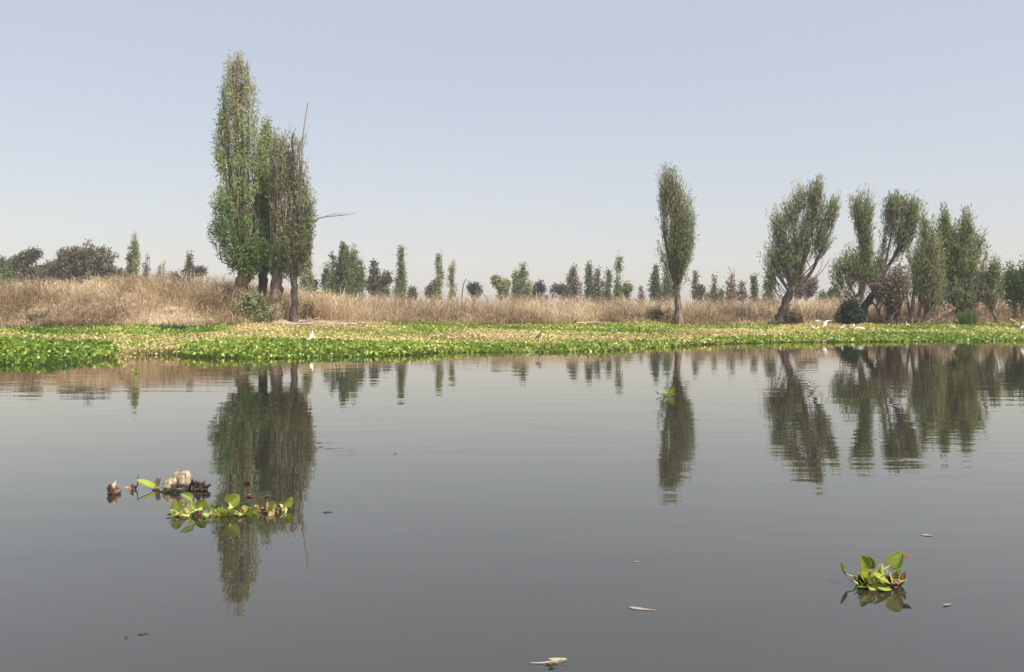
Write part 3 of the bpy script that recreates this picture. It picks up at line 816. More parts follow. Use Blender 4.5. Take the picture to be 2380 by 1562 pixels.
def tuft(label, px, py, Y, n, h, r, mat, cat='grass', name='grass_tuft', tint=(0.4, 0.2)):
    c = P(px, py, Y)
    a = rng.uniform(0, 6.28, n); rr = r * rng.uniform(0, 1, n) ** 0.5
    x, y = c[0] + rr * np.cos(a), Y + rr * np.sin(a)
    base = np.stack([x, y, ground(x, y) - 0.03], -1)
    lean = np.stack([np.cos(a), np.sin(a), 0 * a], -1) * rng.uniform(0.1, 0.7, n)[:, None]
    V, Q, T = blades(base, h * rng.uniform(0.6, 1.1, n), lean, rng.uniform(0.025, 0.05, n), np.clip(tint[0] + rng.normal(size=n) * tint[1], 0, 1), np.clip(rng.normal(size=n) * 0.3 + 0.1, 0, 1), '', '')
    tag(obj(name, V, [Q], mat, tint=T), label, cat)


tuft('green reed tuft on the bank below the three-topped willow', 2250, 752, 60.6, 260, 1.35, 0.55, GRASS)
tuft('small green grass tuft at the foot of the vase-shaped willow', 1800, 754, 59.8, 160, 0.55, 0.5, GRASS)
tuft('dark green tuft at the foot of the reed mound, right one', 400, 752, 50.0, 260, 0.6, 0.7, DEEP, tint=(0.6, 0.25))
tuft('dark green tuft in the reed mound near the left edge', 84, 748, 50.6, 200, 0.7, 0.5, DEEP, tint=(0.6, 0.25))
tuft('tall dry grass clump left of the vase-shaped willow base', 1300, 753, 59.8, 300, 0.6, 1.3, REED, tint=(0.5, 0.2))

# driftwood on the bank
def drift(label, pts, r, Y):
    w = [P(a, b, Y + (c[0] if c else 0)) for a, b, *c in pts]
    for q in w:
        q[2] = max(q[2], float(ground(q[0], q[1])) + r * 0.6)
    c = resample(w, 14)
    c[1:-1] += rng.normal(size=(12, 3)) * r * 0.25
    V, F = tubes(c[None], (np.linspace(r, r * 0.35, 14) * rng.uniform(0.85, 1.15, 14))[None], 7)
    tag(obj('driftwood_branch', V, F, wood_grey, smooth=True), label, 'driftwood', 'driftwood on the bank')


drift('long pale driftwood branch on the bank right of the shrub', [(655, 757), (700, 754), (760, 750)], 0.10, 56.2)
drift('shorter forked-looking driftwood just above the longer one', [(690, 750), (720, 744), (745, 738)], 0.08, 57.2)
drift('pale log lying low at the edge of the reeds, right of the trodden clearing', [(785, 758), (830, 752), (868, 751)], 0.12, 57.6)
drift('thin bleached stick lying left of the pale shrub', [(425, 752), (470, 746), (505, 741)], 0.05, 51.8)
drift('pale fallen branch on the bank below the centre reeds', [(1340, 752), (1375, 750), (1420, 749)], 0.10, 58.6)
drift('bleached root lying by the right edge tree', [(2345, 742), (2362, 750), (2376, 757)], 0.10, 60.4)

# ------------------------------------------------------------------ hyacinth mat along the far bank
mn1, mn2, mn3 = SineNoise(31, 0.22), SineNoise(32, 0.8), SineNoise(33, 2.5)


def hyac_leaves(base, d, n_hint, size):
    n = len(base)
    s = unit(np.cross(d, np.array([0, 0, 1.0]) + rng.normal(size=(n, 3)) * 0.35))
    nn = np.cross(s, d)
    L = size[:, None]; W_ = L * rng.uniform(0.75, 1.0, (n, 1))
    cup = rng.uniform(0.05, 0.28, (n, 1)) * L
    V = np.stack([base, base + d * L * 0.32 + s * W_ * 0.5 + nn * cup, base + d * L * 0.8 + s * W_ * 0.34 + nn * cup * 0.8, base + d * L,
                  base + d * L * 0.8 - s * W_ * 0.34 + nn * cup * 0.8, base + d * L * 0.32 - s * W_ * 0.5 + nn * cup], 1)
    b = np.arange(n)[:, None] * 6
    Q = np.concatenate([b + np.array([[0, 1, 2, 3]]), b + np.array([[0, 3, 4, 5]])])
    return V.reshape(-1, 3), Q


N = 400000
Y = np.sqrt(rng.uniform(19.0 ** 2, 62.0 ** 2, N))
pxs = rng.uniform(-420, 2800, N)
X = (pxs - CX) / FOC * Y
p = np.stack([X, Y, 0 * X], -1)
e = edge(X) + 0.35 * mn2(p) + 0.22 * mn3(p)
k = (Y > e) & (Y < bank(X) + 0.5 + 0.4 * mn2(p))
# thin out with distance
k &= rng.uniform(0, 1, N) < np.interp(Y, [20, 34, 60], [0.9, 0.72, 0.5])
X, Y, pxs, p, e = X[k], Y[k], pxs[k], p[k], e[k]
de = Y - e
top = 0.21 + 0.075 * mn2(p) + 0.045 * mn3(p) + 0.06 * mn1(p)
top = np.maximum(top, 0.08) + 0.18 * sstep(-16, -1, Y - bank(X))
gz_ = np.maximum(ground(X, Y), 0.0)
zz = gz_ * 0.5 + top * rng.uniform(0.2, 1.0, len(X)) ** 0.4
zz = np.where(de < 0.35, zz * rng.uniform(0.15, 0.95, len(X)), zz)
pyt = HOR + (EYE - top) / Y * FOC
# zones: where the mat has withered (in ground coordinates, from depth and bearing)
lo = np.interp(pxs, [-200, 0, 120, 250, 300, 395, 430, 600, 800, 1000, 1250, 1500, 1700, 2000, 2400, 2600], [40, 40, 38.5, 34, 24, 24, 34, 40, 38, 35, 34, 36, 42, 47, 50, 50])
hi = np.interp(pxs, [-200, 0, 200, 420, 700, 850, 1000, 1500, 1780, 1830, 2000, 2090, 2400], [47, 47.5, 44, 44.5, 62, 62, 50, 51, 52, 62, 62, 54, 55])
soft = 1.6
f = sstep(-soft, soft, Y - lo + 1.6 * mn2(p)) * (1 - sstep(-soft, soft, Y - hi + 1.3 * mn2(p + 5)))
mixr = np.interp(pxs, [0, 400, 900, 1600, 1800, 2100, 2400], [0.74, 0.76, 0.68, 0.60, 0.56, 0.48, 0.32])
floor_ = np.interp(pxs, [0, 250, 400, 900, 1050, 1600, 1750, 2400], [0.06, 0.09, 0.07, 0.08, 0.19, 0.21, 0.16, 0.14])
dry = rng.uniform(0, 1, len(X)) < np.clip(f * mixr + floor_ + 0.10 * mn2(p + 2) + 0.06 * mn3(p + 4), 0.03, 0.96)
el = np.where(dry, rng.uniform(R(-15), R(60), len(X)), rng.uniform(R(12), R(80), len(X)))
az = rng.uniform(0, 2 * math.pi, len(X))
d = np.stack([np.cos(el) * np.cos(az), np.cos(el) * np.sin(az), np.sin(el)], -1)
base = np.stack([X, Y, zz - 0.04], -1)
size = rng.uniform(0.06, 0.15, len(X)) * np.interp(Y, [22, 60], [1.0, 1.35])
g = ~dry
V, Q = hyac_leaves(base[g], d[g], None, size[g])
tg = np.clip(0.44 + 0.13 * mn2(p[g]) + 0.10 * mn1(p[g] + 9) + rng.normal(size=g.sum()) * 0.17 + 0.25 * (f[g] > 0.4), 0, 1)
tag(obj('water_hyacinth_mat', V, [Q], MAT_GREEN, tint=np.repeat(tg, 6)), 'bright green water hyacinth mat floating along the far bank', 'water plants', kind='stuff')
V, Q = hyac_leaves(base[dry], d[dry], None, size[dry] * 0.9)
td = np.clip(0.55 + 0.1 * mn2(p[dry]) + rng.normal(size=dry.sum()) * 0.22, 0, 1)
tag(obj('withered_hyacinth_mat', V, [Q], MAT_DRY, tint=np.repeat(td, 6)), 'withered tan band of water hyacinth within the green mat', 'water plants', kind='stuff')
# petioles along the open edge
k = de < 1.3
nb = k.sum()
bs = base[k]
tC = np.stack([np.stack([bs[:, 0], bs[:, 1], np.full(nb, -0.02)], -1) + rng.normal(size=(nb, 3)) * np.array([0.05, 0.05, 0]), (bs * np.array([1, 1, 0.6])), bs], 1)
V, F = tubes(tC, np.full((nb, 3), 0.009), 3)
tag(obj('hyacinth_stems', V, F, MAT_GREEN, tint=np.full(len(V), 0.15)), 'short stems under the front edge of the hyacinth mat', 'water plants', kind='stuff')


# ------------------------------------------------------------------ birds
def bird(name, label, px, py, Y, h, face, pose='stand', mat=None, group=None, neck=1.0, legs=True, cat='egret', bmat=None):
    """py is where the bird's feet meet what it stands on; h its height in metres; face: heading angle (0 = to the right)"""
    mat = mat or plumage
    b = P(px, py, Y)
    root = empty(name, b)
    root.rotation_euler = (0, 0, face)
    tag(root, label, cat, group)
    s = h
    if pose == 'stand':
        sp = [(-0.36, 0.36, .012), (-0.27, 0.40, .04), (-0.14, 0.46, .095), (0.0, 0.52, .125), (0.10, 0.57, .10), (0.155, 0.64, .058), (0.13, 0.72, .036), (0.10, 0.80, .03),
              (0.11, 0.88, .03), (0.15, 0.94, .04), (0.20, 0.955, .036), (0.245, 0.95, .014)]
        bk = [(0.24, 0.95, .014), (0.31, 0.94, .010), (0.40, 0.925, .003)]
        lg = [(-0.02, 0.45), (-0.03, 0.22), (0.0, -0.25)]
    elif pose == 'hunch':
        sp = [(-0.42, 0.34, .012), (-0.30, 0.42, .05), (-0.14, 0.52, .12), (0.0, 0.60, .15), (0.10, 0.68, .12), (0.15, 0.77, .075), (0.15, 0.85, .055), (0.19, 0.92, .055), (0.25, 0.93, .04), (0.29, 0.925, .015)]
        bk = [(0.28, 0.92, .016), (0.36, 0.905, .010), (0.43, 0.89, .003)]
        lg = [(-0.02, 0.5), (-0.03, 0.25), (0.0, -0.25)]
    elif pose == 'low':
        sp = [(-0.60, 0.30, .012), (-0.42, 0.32, .05), (-0.2, 0.36, .12), (0.0, 0.38, .14), (0.16, 0.38, .10), (0.30, 0.40, .05), (0.42, 0.38, .035), (0.54, 0.36, .035), (0.62, 0.36, .042), (0.68, 0.35, .02)]
        bk = [(0.67, 0.35, .018), (0.76, 0.33, .01), (0.84, 0.31, .003)]
        lg = [(-0.02, 0.3), (-0.03, 0.15), (0.0, -0.25)]
    else:                                                   # fly
        sp = [(-0.5, 0.0, .015), (-0.34, 0.0, .05), (-0.15, 0.0, .10), (0.05, 0.0, .12), (0.20, 0.0, .09), (0.28, 0.03, .06), (0.27, 0.07, .05), (0.33, 0.09, .045), (0.40, 0.08, .02)]
        bk = [(0.39, 0.08, .018), (0.47, 0.07, .010), (0.56, 0.06, .003)]
        lg = None
    def loft(rows, sides=12, lat=0.85):
        c = resample([(a * s, 0, b_ * s) for a, b_, r in rows], 30 if len(rows) > 4 else 8)
        rr = np.interp(np.linspace(0, len(rows) - 1, len(c)), range(len(rows)), [r * s for a, b_, r in rows])
        V, F = tubes(c[None], rr[None], sides)
        V[:, 1] *= lat
        n = len(c)
        caps = [np.arange(sides)[::-1][None, :], np.arange(sides)[None, :] + (n - 1) * sides]
        return V, F + caps
    V, F = loft(sp)
    obj('body', V, F, mat, root, smooth=True)
    V, F = loft(bk, 6)
    obj('beak', V, F, bmat or beak_mat, root, smooth=True)
    if lg is not None and legs:
        for sd in (-0.045, 0.045):
            c = resample([(a * s, sd * s, z * s) for a, z in lg], 8)
            V, F = tubes(c[None], np.full((1, 8), 0.010 * s + 0.002), 5)
            obj('leg', V, F, leg_mat, root, smooth=True)
    if lg is not None:
        for sd in (-1, 1):                                  # folded wing shell
            u = np.linspace(0, 1, 9); v = np.linspace(-1, 1, 5)
            i0, i1 = 1, 5
            c = resample([(a * s, 0, b_ * s) for a, b_, r in sp[i0:i1]], 9)
            rr = np.interp(np.linspace(0, 3, 9), range(4), [r * s for a, b_, r in sp[i0:i1]])
            Vw = []
            for i in range(9):
                for w_ in v:
                    a = w_ * 0.95 + 0.25
                    Vw.append((c[i][0] - 0.02 * s * (1 - u[i]), sd * (math.cos(a) * rr[i] * 0.92 + 0.006 * s), c[i][2] + math.sin(a) * rr[i] * 1.06))
            ii = (np.arange(8)[:, None] * 5 + np.arange(4)[None, :]).ravel()
            obj('wing', np.array(Vw), [np.stack([ii, ii + 1, ii + 6, ii + 5], -1)], mat, root, smooth=True)
    else:
        for sd in (-1, 1):
            u = np.linspace(0, 1, 12); v = np.linspace(0, 1, 5)
            Vw = []
            for a in u:
                chord = 0.30 * (1 - a ** 2.2 * 0.75)
                for w_ in v:
                    Vw.append(((0.16 - w_ * chord - 0.10 * a * a) * s, sd * (0.06 + a * 0.78) * s, (0.05 + 0.17 * math.sin(a * 2.6) + 0.03 * math.sin(w_ * 3.1)) * s))
            ii = (np.arange(11)[:, None] * 5 + np.arange(4)[None, :]).ravel()
            w = obj('wing', np.array(Vw), [np.stack([ii, ii + 1, ii + 6, ii + 5], -1)], mat, root, smooth=True)
            md = w.modifiers.new('thick', 'SOLIDIFY'); md.thickness = 0.018 * s
            c = resample([(-0.4 * s, sd * 0.03 * s, -0.02 * s), (-0.75 * s, sd * 0.03 * s, -0.04 * s), (-0.95 * s, sd * 0.03 * s, -0.05 * s)], 6)
            V, F = tubes(c[None], np.full((1, 6), 0.012 * s), 5)
            obj('leg', V, F, leg_mat, root, smooth=True)
    return root


EG = 'white egrets on the hyacinth mat'
bird('egret', 'white egret standing alone on the mat below the tall left-hand willows', 724, 800, 31.5, 0.52, R(80), 'hunch', group=EG)
bird('egret', 'leftmost small white egret of the right-hand flock', 1888, 768, 49, 0.34, R(170), 'hunch', group=EG)
bird('egret', 'second small white egret from the left of the flock, nearly touching the first', 1901, 769, 48.6, 0.36, R(20), 'stand', group=EG)
bird('egret', 'big white egret standing right under the one with spread wings', 1918, 768, 48.8, 0.58, R(30), 'hunch', group=EG)
bird('egret', 'white egret with wings spread wide just above the mat', 1914, 751, 50.5, 0.70, R(100), 'fly', group=EG)
bird('egret', 'small white egret between the big one and the crouching one', 1957, 769, 48.2, 0.36, R(10), 'stand', group=EG)
bird('egret', 'white egret set back against the bank above the crouching one', 1984, 764, 52.5, 0.36, R(60), 'hunch', group=EG)
bird('egret', 'white egret crouching flat with neck stretched forward', 1999, 771, 48.0, 0.55, R(185), 'low', group=EG)
bird('egret', 'slim upright white egret below the bushy olive willow', 2109, 763, 53.5, 0.46, R(185), 'stand', group=EG)
bird('egret', 'white egret below the three-topped willow', 2215, 769, 48.6, 0.46, R(150), 'stand', group=EG)
bird('egret', 'long-necked white egret at the right edge of the picture', 2376, 773, 45.5, 0.58, R(35), 'stand', group=EG)
bird('wading_bird', 'brown wading bird standing on the mat near the picture centre', 1252, 795, 32.0, 0.40, R(25), 'hunch', mat=plumage_dark, cat='bird', bmat=leg_mat)
bird('waterbird', 'small black waterbird at the open edge of the mat', 1709, 802, 36.6, 0.30, R(160), 'hunch', mat=plumage_dark, cat='bird', bmat=leg_mat, legs=False)

# ------------------------------------------------------------------ floating plants and litter on the near water
HY_LEAF = leaf_mat('floating_hyacinth_leaf', [(0.0, (0.03, 0.075, 0.012)), (0.3, (0.13, 0.22, 0.022)), (0.6, (0.33, 0.42, 0.05)), (0.85, (0.55, 0.56, 0.14)), (1.0, (0.62, 0.50, 0.24))], transl=0.28, rough=0.42, spec=0.35)
HY_STEM = leaf_mat('floating_hyacinth_stem', [(0.0, (0.10, 0.17, 0.03)), (0.5, (0.36, 0.40, 0.10)), (1.0, (0.62, 0.56, 0.22))], transl=0.2, rough=0.35, spec=0.5)
HY_DRY = leaf_mat('withered_leaf', [(0.0, (0.05, 0.02, 0.012)), (0.4, (0.22, 0.10, 0.05)), (0.7, (0.42, 0.29, 0.15)), (1.0, (0.66, 0.54, 0.33))], transl=0.2, rough=0.6)


def blade(basep, d, side, L, W_, cup, bend, crumple=0.0, tint=0.5, tvar=0.08, tipbrown=0.0, pw=0.55):
    nu, nv = 9, 9
    d = unit(np.asarray(d, float)); side = unit(np.asarray(side, float) - d * np.dot(side, d)); nn = np.cross(side, d)
    V, T = [], []
    sn = SineNoise(int(rng.integers(1, 1 << 30)), 40.0)
    for i in range(nu):
        t = i / (nu - 1)
        w = W_ * 0.5 * max(0.02, math.sin(math.pi * min(1, (0.06 + 0.94 * t) ** 0.72)) ** pw) if t < 1 else W_ * 0.03
        for j in range(nv):
            s_ = (j / (nv - 1)) * 2 - 1
            q = np.asarray(basep) + d * L * t + side * w * s_ + nn * (cup * s_ * s_ * w + bend * L * t * t)
            V.append(q)
            T.append(tint + tvar * math.cos(s_ * 3) + (tipbrown * max(0, t - 0.7) / 0.3))
    V = np.array(V)
    if crumple:
        V = V + np.stack([sn(V), sn(V + 3), sn(V + 7)], -1) * crumple
    T = np.array(T) + sn(V * 0.8) * 0.06
    ii = (np.arange(nu - 1)[:, None] * nv + np.arange(nv - 1)[None, :]).ravel()
    return V, [np.stack([ii, ii + 1, ii + nv + 1, ii + nv], -1)], np.clip(T, 0, 1)


def spot_leaf(m, scale=38.0):
    nt = m.node_tree
    r = next(n for n in nt.nodes if n.type == 'VALTORGB')
    outs = [l.to_socket for l in r.outputs[0].links]
    tc = nt.nodes.new('ShaderNodeTexCoord')
    n1 = nt.nodes.new('ShaderNodeTexNoise'); n1.inputs['Scale'].default_value = scale; n1.inputs['Detail'].default_value = 5
    nt.links.new(tc.outputs['Object'], n1.inputs['Vector'])
    rr = ramp_node(nt, [(0.52, (0, 0, 0)), (0.66, (1, 1, 1))])
    nt.links.new(n1.outputs[0], rr.inputs[0])
    mx = nt.nodes.new('ShaderNodeMix'); mx.data_type = 'RGBA'
    mx.inputs[7].default_value = (0.30, 0.20, 0.06, 1)
    sc_ = nt.nodes.new('ShaderNodeMath'); sc_.operation = 'MULTIPLY'; sc_.inputs[1].default_value = 0.75
    nt.links.new(rr.outputs[0], sc_.inputs[0])
    nt.links.new(sc_.outputs[0], mx.inputs[0])
    nt.links.new(r.outputs[0], mx.inputs[6])
    for o_ in outs:
        nt.links.new(mx.outputs[2], o_)
    bs = next(n for n in nt.nodes if n.type == 'BSDF_PRINCIPLED')
    bp = nt.nodes.new('ShaderNodeBump'); bp.inputs['Strength'].default_value = 0.5; bp.inputs['Distance'].default_value = 0.004
    nt.links.new(n1.outputs[0], bp.inputs['Height'])
    nt.links.new(bp.outputs[0], bs.inputs['Normal'])


spot_leaf(HY_LEAF)


DEAD = leaf_mat('dead_leaf', [(0.0, (0.04, 0.03, 0.026)), (0.5, (0.26, 0.225, 0.19)), (1.0, (0.52, 0.47, 0.41))], transl=0.15, rough=0.6)


def float_plant(name, label, Y, root_px, leaves, group=None, cat='water plant'):
    """leaves: dicts with tip / base in frame units, depth offset, width, kind"""
    b = np.array([(root_px[0] - CX) / FOC * Y, Y, 0.0])
    root = empty(name, b)
    tag(root, label, cat, group)
    for lf in leaves:
        a = P(*lf['a'], Y + lf.get('dz', 0.0)); e_ = P(*lf['b'], Y + lf.get('dz', 0.0) + lf.get('tilt', 0.0))
        a[2] = max(a[2], 0.006); e_[2] = max(e_[2], 0.008)
        dry_ = lf.get('dry', False)
        dd = e_ - a
        L = np.linalg.norm(dd)
        dirn = dd / L
        yaw = lf.get('yaw', 0.0)
        side = np.array([math.cos(yaw), math.sin(yaw), 0.0])
        if abs(np.dot(side, dirn)) > 0.9:
            side = np.array([0, 1.0, 0.25])
        V, F, T = blade(a, dirn, side, L, lf['w'] / FOC * Y, lf.get('cup', 0.35) , lf.get('bend', 0.12), crumple=(0.012 if dry_ else 0.0015) * lf.get('cr', 1), tint=lf.get('t', 0.5), tipbrown=lf.get('tb', 0.0))
        o = obj('withered_leaf' if dry_ else 'leaf', V, F, lf.get('mat') or (HY_DRY if dry_ else HY_LEAF), root, tint=T, smooth=True, origin=b)
        md = o.modifiers.new('thick', 'SOLIDIFY'); md.thickness = 0.0022; md.offset = 0
        md2 = o.modifiers.new('sub', 'SUBSURF'); md2.levels = md2.render_levels = 1
        if 'r' in lf:                                       # stalk from the plant's crown to the leaf, swollen like a float
            r_ = np.array([(lf['r'][0] - CX) / FOC * Y, Y + lf.get('dz', 0.0) * 0.5, 0.0])
            mid = (r_ + a) / 2 + np.array([rng.normal() * .01, rng.normal() * .01, 0.012])
            c = resample([r_ - np.array([0, 0, .012]), mid, a + dirn * L * 0.06], 14)
            u = np.linspace(0, 1, 14)
            bulb = lf.get('bulb', 0.0)
            rad = 0.0042 + bulb * np.exp(-((u - 0.42) / 0.24) ** 2)
            V, F = tubes(c[None], rad[None], 10)
            obj('stalk', V - b + (0 if True else 0), F, HY_DRY if dry_ else HY_STEM, o, tint=np.full(len(V), 0.45 + bulb * 14), smooth=True)
    return root


def filler(n, x0, x1, yw, hmax, wmax, dzr, tr=(0.1, 0.8), pdry=0.35):
    out = []
    for _ in range(n):
        x = rng.uniform(x0, x1); hgt = rng.uniform(0.15, 1.0) * hmax
        dry_ = rng.uniform() < pdry
        f_ = dict(a=(x, yw - 1), b=(x + rng.uniform(-1, 1) * hmax * 0.8, yw - hgt), w=rng.uniform(0.45, 1.0) * wmax, yaw=rng.uniform(-0.6, 1.3), dz=rng.uniform(*dzr),
                  t=rng.uniform(0.1, 0.75) if dry_ else rng.uniform(*tr), dry=dry_, cup=rng.uniform(0.1, 0.7), cr=0.6)
        if not dry_ and rng.uniform() < 0.6:
            f_['r'] = (x + rng.uniform(-5, 5), yw)
            f_['a'] = (x, yw - hgt * 0.35)
            f_['bulb'] = rng.choice([0.0, 0.006, 0.012]) * wmax / 18.0
        out.append(f_)
    return out


# right-hand plant
Yp = 4.52
float_plant('floating_hyacinth', 'single green water hyacinth with browned leaf tips floating at lower right', Yp, (2035, 1358), [
    dict(a=(1966, 1336), b=(1946, 1312), w=34, t=0.22, r=(1995, 1356), yaw=1.1, bend=0.25),
    dict(a=(2008, 1326), b=(1997, 1290), w=36, t=0.46, r=(2015, 1356), yaw=0.4, cup=0.7, dz=0.04),
    dict(a=(2022, 1322), b=(2016, 1291), w=30, t=0.50, r=(2024, 1356), yaw=-0.4, dz=0.06),
    dict(a=(2066, 1316), b=(2094, 1283), w=46, t=0.48, r=(2048, 1354), yaw=0.15, cup=0.15, bend=0.05, bulb=0.006, dz=0.03),
    dict(a=(2090, 1292), b=(2118, 1292), w=22, t=0.4, dry=True, yaw=0.8, dz=0.03),
    dict(a=(2028, 1350), b=(2000, 1326), w=34, t=0.48, r=(2030, 1358), yaw=0.3, dz=-0.03, cup=0.2),
    dict(a=(2066, 1352), b=(2026, 1340), w=34, t=0.60, r=(2050, 1360), yaw=0.9, dz=-0.07, cup=0.25, tilt=-0.03),
    dict(a=(2018, 1372), b=(2052, 1352), w=36, t=0.66, r=(2030, 1364), yaw=0.2, dz=-0.10, tilt=0.04),
    dict(a=(2070, 1346), b=(2090, 1318), w=22, t=0.58, r=(2056, 1356), yaw=0.5, dz=0.02),
    dict(a=(2056, 1352), b=(2058, 1320), w=10, t=0.9, dry=True, cr=0.3, yaw=0.5, dz=-0.04),
    dict(a=(2072, 1360), b=(2062, 1326), w=13, t=0.95, dry=True, cr=0.3, yaw=0.9, dz=-0.05),
    dict(a=(2034, 1346), b=(2042, 1310), w=12, t=0.85, r=(2034, 1358), yaw=0.2, bulb=0.013),
    dict(a=(2052, 1336), b=(2046, 1308), w=14, t=0.80, r=(2046, 1358), yaw=0.6, bulb=0.014),
    dict(a=(2022, 1352), b=(2027, 1328), w=12, t=0.84, r=(2024, 1360), yaw=0.6, bulb=0.013, dz=-0.05),
    dict(a=(2000, 1352), b=(1984, 1336), w=22, t=0.45, dry=True, yaw=0.7, dz=-0.02),
    dict(a=(2002, 1360), b=(1994, 1344), w=22, t=0.10, dry=True, yaw=0.2, dz=-0.04),
    dict(a=(2070, 1360), b=(2100, 1344), w=22, t=0.55, dry=True, yaw=0.4, dz=-0.04),
    dict(a=(2074, 1364), b=(2102, 1362), w=16, t=0.42, dry=True, yaw=0.9, dz=-0.06),
    dict(a=(2062, 1352), b=(2078, 1338), w=20, t=0.05, dry=True, yaw=0.1, dz=-0.05),
    dict(a=(2040, 1366), b=(2072, 1378), w=26, t=0.62, yaw=1.3, dz=-0.12, cup=0.1, bend=0.0),
    dict(a=(2022, 1366), b=(1990, 1366), w=20, t=0.25, yaw=1.4, dz=-0.08, cup=0.1, bend=0.0),
    dict(a=(2016, 1370), b=(2006, 1360), w=14, t=0.75, dry=True, yaw=0.5, dz=-0.1),
] + filler(46, 1994, 2090, 1360, 34, 16, (-0.10, 0.08), (0.35, 0.9), 0.5))
# left raft
Yr = 6.05
float_plant('floating_hyacinth_raft', 'row of floating water hyacinths with bulbous stalks below the stump', Yr, (520, 1196), [
    dict(a=(412, 1190), b=(410, 1164), w=30, t=0.48, r=(425, 1198), yaw=0.2, cup=0.2),
    dict(a=(416, 1200), b=(394, 1186), w=22, t=0.28, r=(425, 1200), yaw=0.6, dz=-0.04),
    dict(a=(400, 1198), b=(386, 1201), w=12, t=0.12, yaw=1.2, dz=-0.05),
    dict(a=(447, 1163), b=(420, 1150), w=24, t=0.22, r=(446, 1196), yaw=0.5, dz=0.06, bulb=0.006),
    dict(a=(462, 1182), b=(478, 1160), w=28, t=0.50, r=(466, 1198), yaw=0.1, dz=0.05, bulb=0.024),
    dict(a=(452, 1186), b=(444, 1168), w=12, t=0.55, r=(450, 1200), yaw=0.4, bulb=0.026, dz=-0.02),
    dict(a=(440, 1192), b=(430, 1180), w=12, t=0.6, r=(444, 1202), yaw=0.4, bulb=0.02, dz=-0.04),
    dict(a=(496, 1190), b=(482, 1174), w=20, t=0.16, r=(496, 1200), yaw=0.6, dz=0.02),
    dict(a=(500, 1190), b=(512, 1176), w=18, t=0.12, r=(500, 1200), yaw=-0.3, dz=0.03),
    dict(a=(530, 1170), b=(556, 1148), w=36, t=0.62, r=(530, 1197), yaw=0.2, cup=0.3, bulb=0.020, tb=0.35),
    dict(a=(516, 1200), b=(540, 1186), w=30, t=0.60, r=(512, 1202), yaw=0.4, dz=-0.05),
    dict(a=(504, 1198), b=(512, 1184), w=16, t=0.58, r=(506, 1204), yaw=0.4, dz=-0.06, bulb=0.012),
    dict(a=(485, 1204), b=(470, 1196), w=17, t=0.55, r=(490, 1206), yaw=0.8, dz=-0.08),
    dict(a=(440, 1203), b=(416, 1199), w=14, t=0.72, yaw=1.1, dz=-0.09),
    dict(a=(545, 1193), b=(585, 1182), w=16, t=0.80, r=(530, 1198), yaw=0.9, dz=0.0, bulb=0.008),
    dict(a=(548, 1199), b=(575, 1192), w=17, t=0.55, r=(535, 1200), yaw=0.7, dz=-0.03),
    dict(a=(588, 1194), b=(582, 1178), w=18, t=0.55, r=(580, 1196), yaw=0.2, dz=0.0),
    dict(a=(592, 1196), b=(602, 1180), w=13, t=0.46, r=(588, 1198), yaw=-0.2, dz=-0.02),
    dict(a=(606, 1188), b=(598, 1176), w=12, t=0.75, dry=True, yaw=0.4, dz=0.06),
    dict(a=(616, 1186), b=(622, 1168), w=9, t=0.8, dry=True, yaw=0.1, dz=0.08),
    dict(a=(610, 1190), b=(632, 1182), w=11, t=0.45, yaw=0.9, dz=0.04),
    dict(a=(622, 1190), b=(644, 1186), w=10, t=0.35, yaw=0.8, dz=0.02),
    dict(a=(632, 1186), b=(636, 1166), w=18, t=0.78, dry=True, yaw=0.3, dz=0.08),
    dict(a=(634, 1196), b=(628, 1184), w=14, t=0.6, dry=True, yaw=0.5, dz=0.0),
    dict(a=(642, 1182), b=(656, 1164), w=14, t=0.50, r=(640, 1188), yaw=0.7, dz=0.12),
    dict(a=(664, 1176), b=(678, 1154), w=24, t=0.56, r=(652, 1188), yaw=0.5, dz=0.13, tb=0.2),
    dict(a=(660, 1180), b=(648, 1172), w=9, t=0.95, dry=True, cr=0.3, yaw=0.7, dz=0.11),
    dict(a=(596, 1186), b=(574, 1180), w=8, t=0.3, dry=True, yaw=0.9, dz=0.08),
    dict(a=(472, 1200), b=(462, 1188), w=14, t=0.1, dry=True, yaw=0.5, dz=-0.02),
    dict(a=(460, 1202), b=(452, 1192), w=14, t=0.06, dry=True, yaw=0.2, dz=-0.05),
] + filler(28, 402, 600, 1198, 24, 17, (-0.08, 0.08)) + filler(18, 590, 660, 1188, 18, 12, (0.02, 0.14), (0.3, 0.8)), cat='water plant')
# small plant in mid water
float_plant('floating_hyacinth', 'small green hyacinth sprig floating in the reflection of the lone columnar willow', 14.6, (1550, 922), [
    dict(a=(1556, 914), b=(1566, 898), w=18, t=0.36, r=(1554, 921), yaw=0.3),
    dict(a=(1550, 916), b=(1542, 908), w=10, t=0.55, r=(1552, 922), yaw=0.6),
    dict(a=(1544, 920), b=(1526, 914), w=6, t=0.5, r=(1550, 923), yaw=1.2),
    dict(a=(1556, 920), b=(1572, 914), w=9, t=0.6, r=(1552, 922), yaw=0.8, dz=-0.1),
    dict(a=(1558, 922), b=(1568, 922), w=10, t=0.25, r=(1552, 923), yaw=0.8, dz=-0.2),
    dict(a=(1530, 916), b=(1523, 910), w=6, t=0.1, yaw=0.8),
    dict(a=(1548, 918), b=(1538, 919), w=8, t=0.45, yaw=0.9, dz=-0.2),
], cat='water plant')
float_plant('floating_hyacinth', 'tiny hyacinth sprig floating below the brown notch of the mat', 20.4, (313, 865), [
    dict(a=(316, 864), b=(304, 860), w=9, t=0.5, yaw=0.9), dict(a=(312, 865), b=(326, 862), w=8, t=0.6, yaw=0.9), dict(a=(314, 864), b=(317, 856), w=8, t=0.35, yaw=0.3),
], cat='water plant')

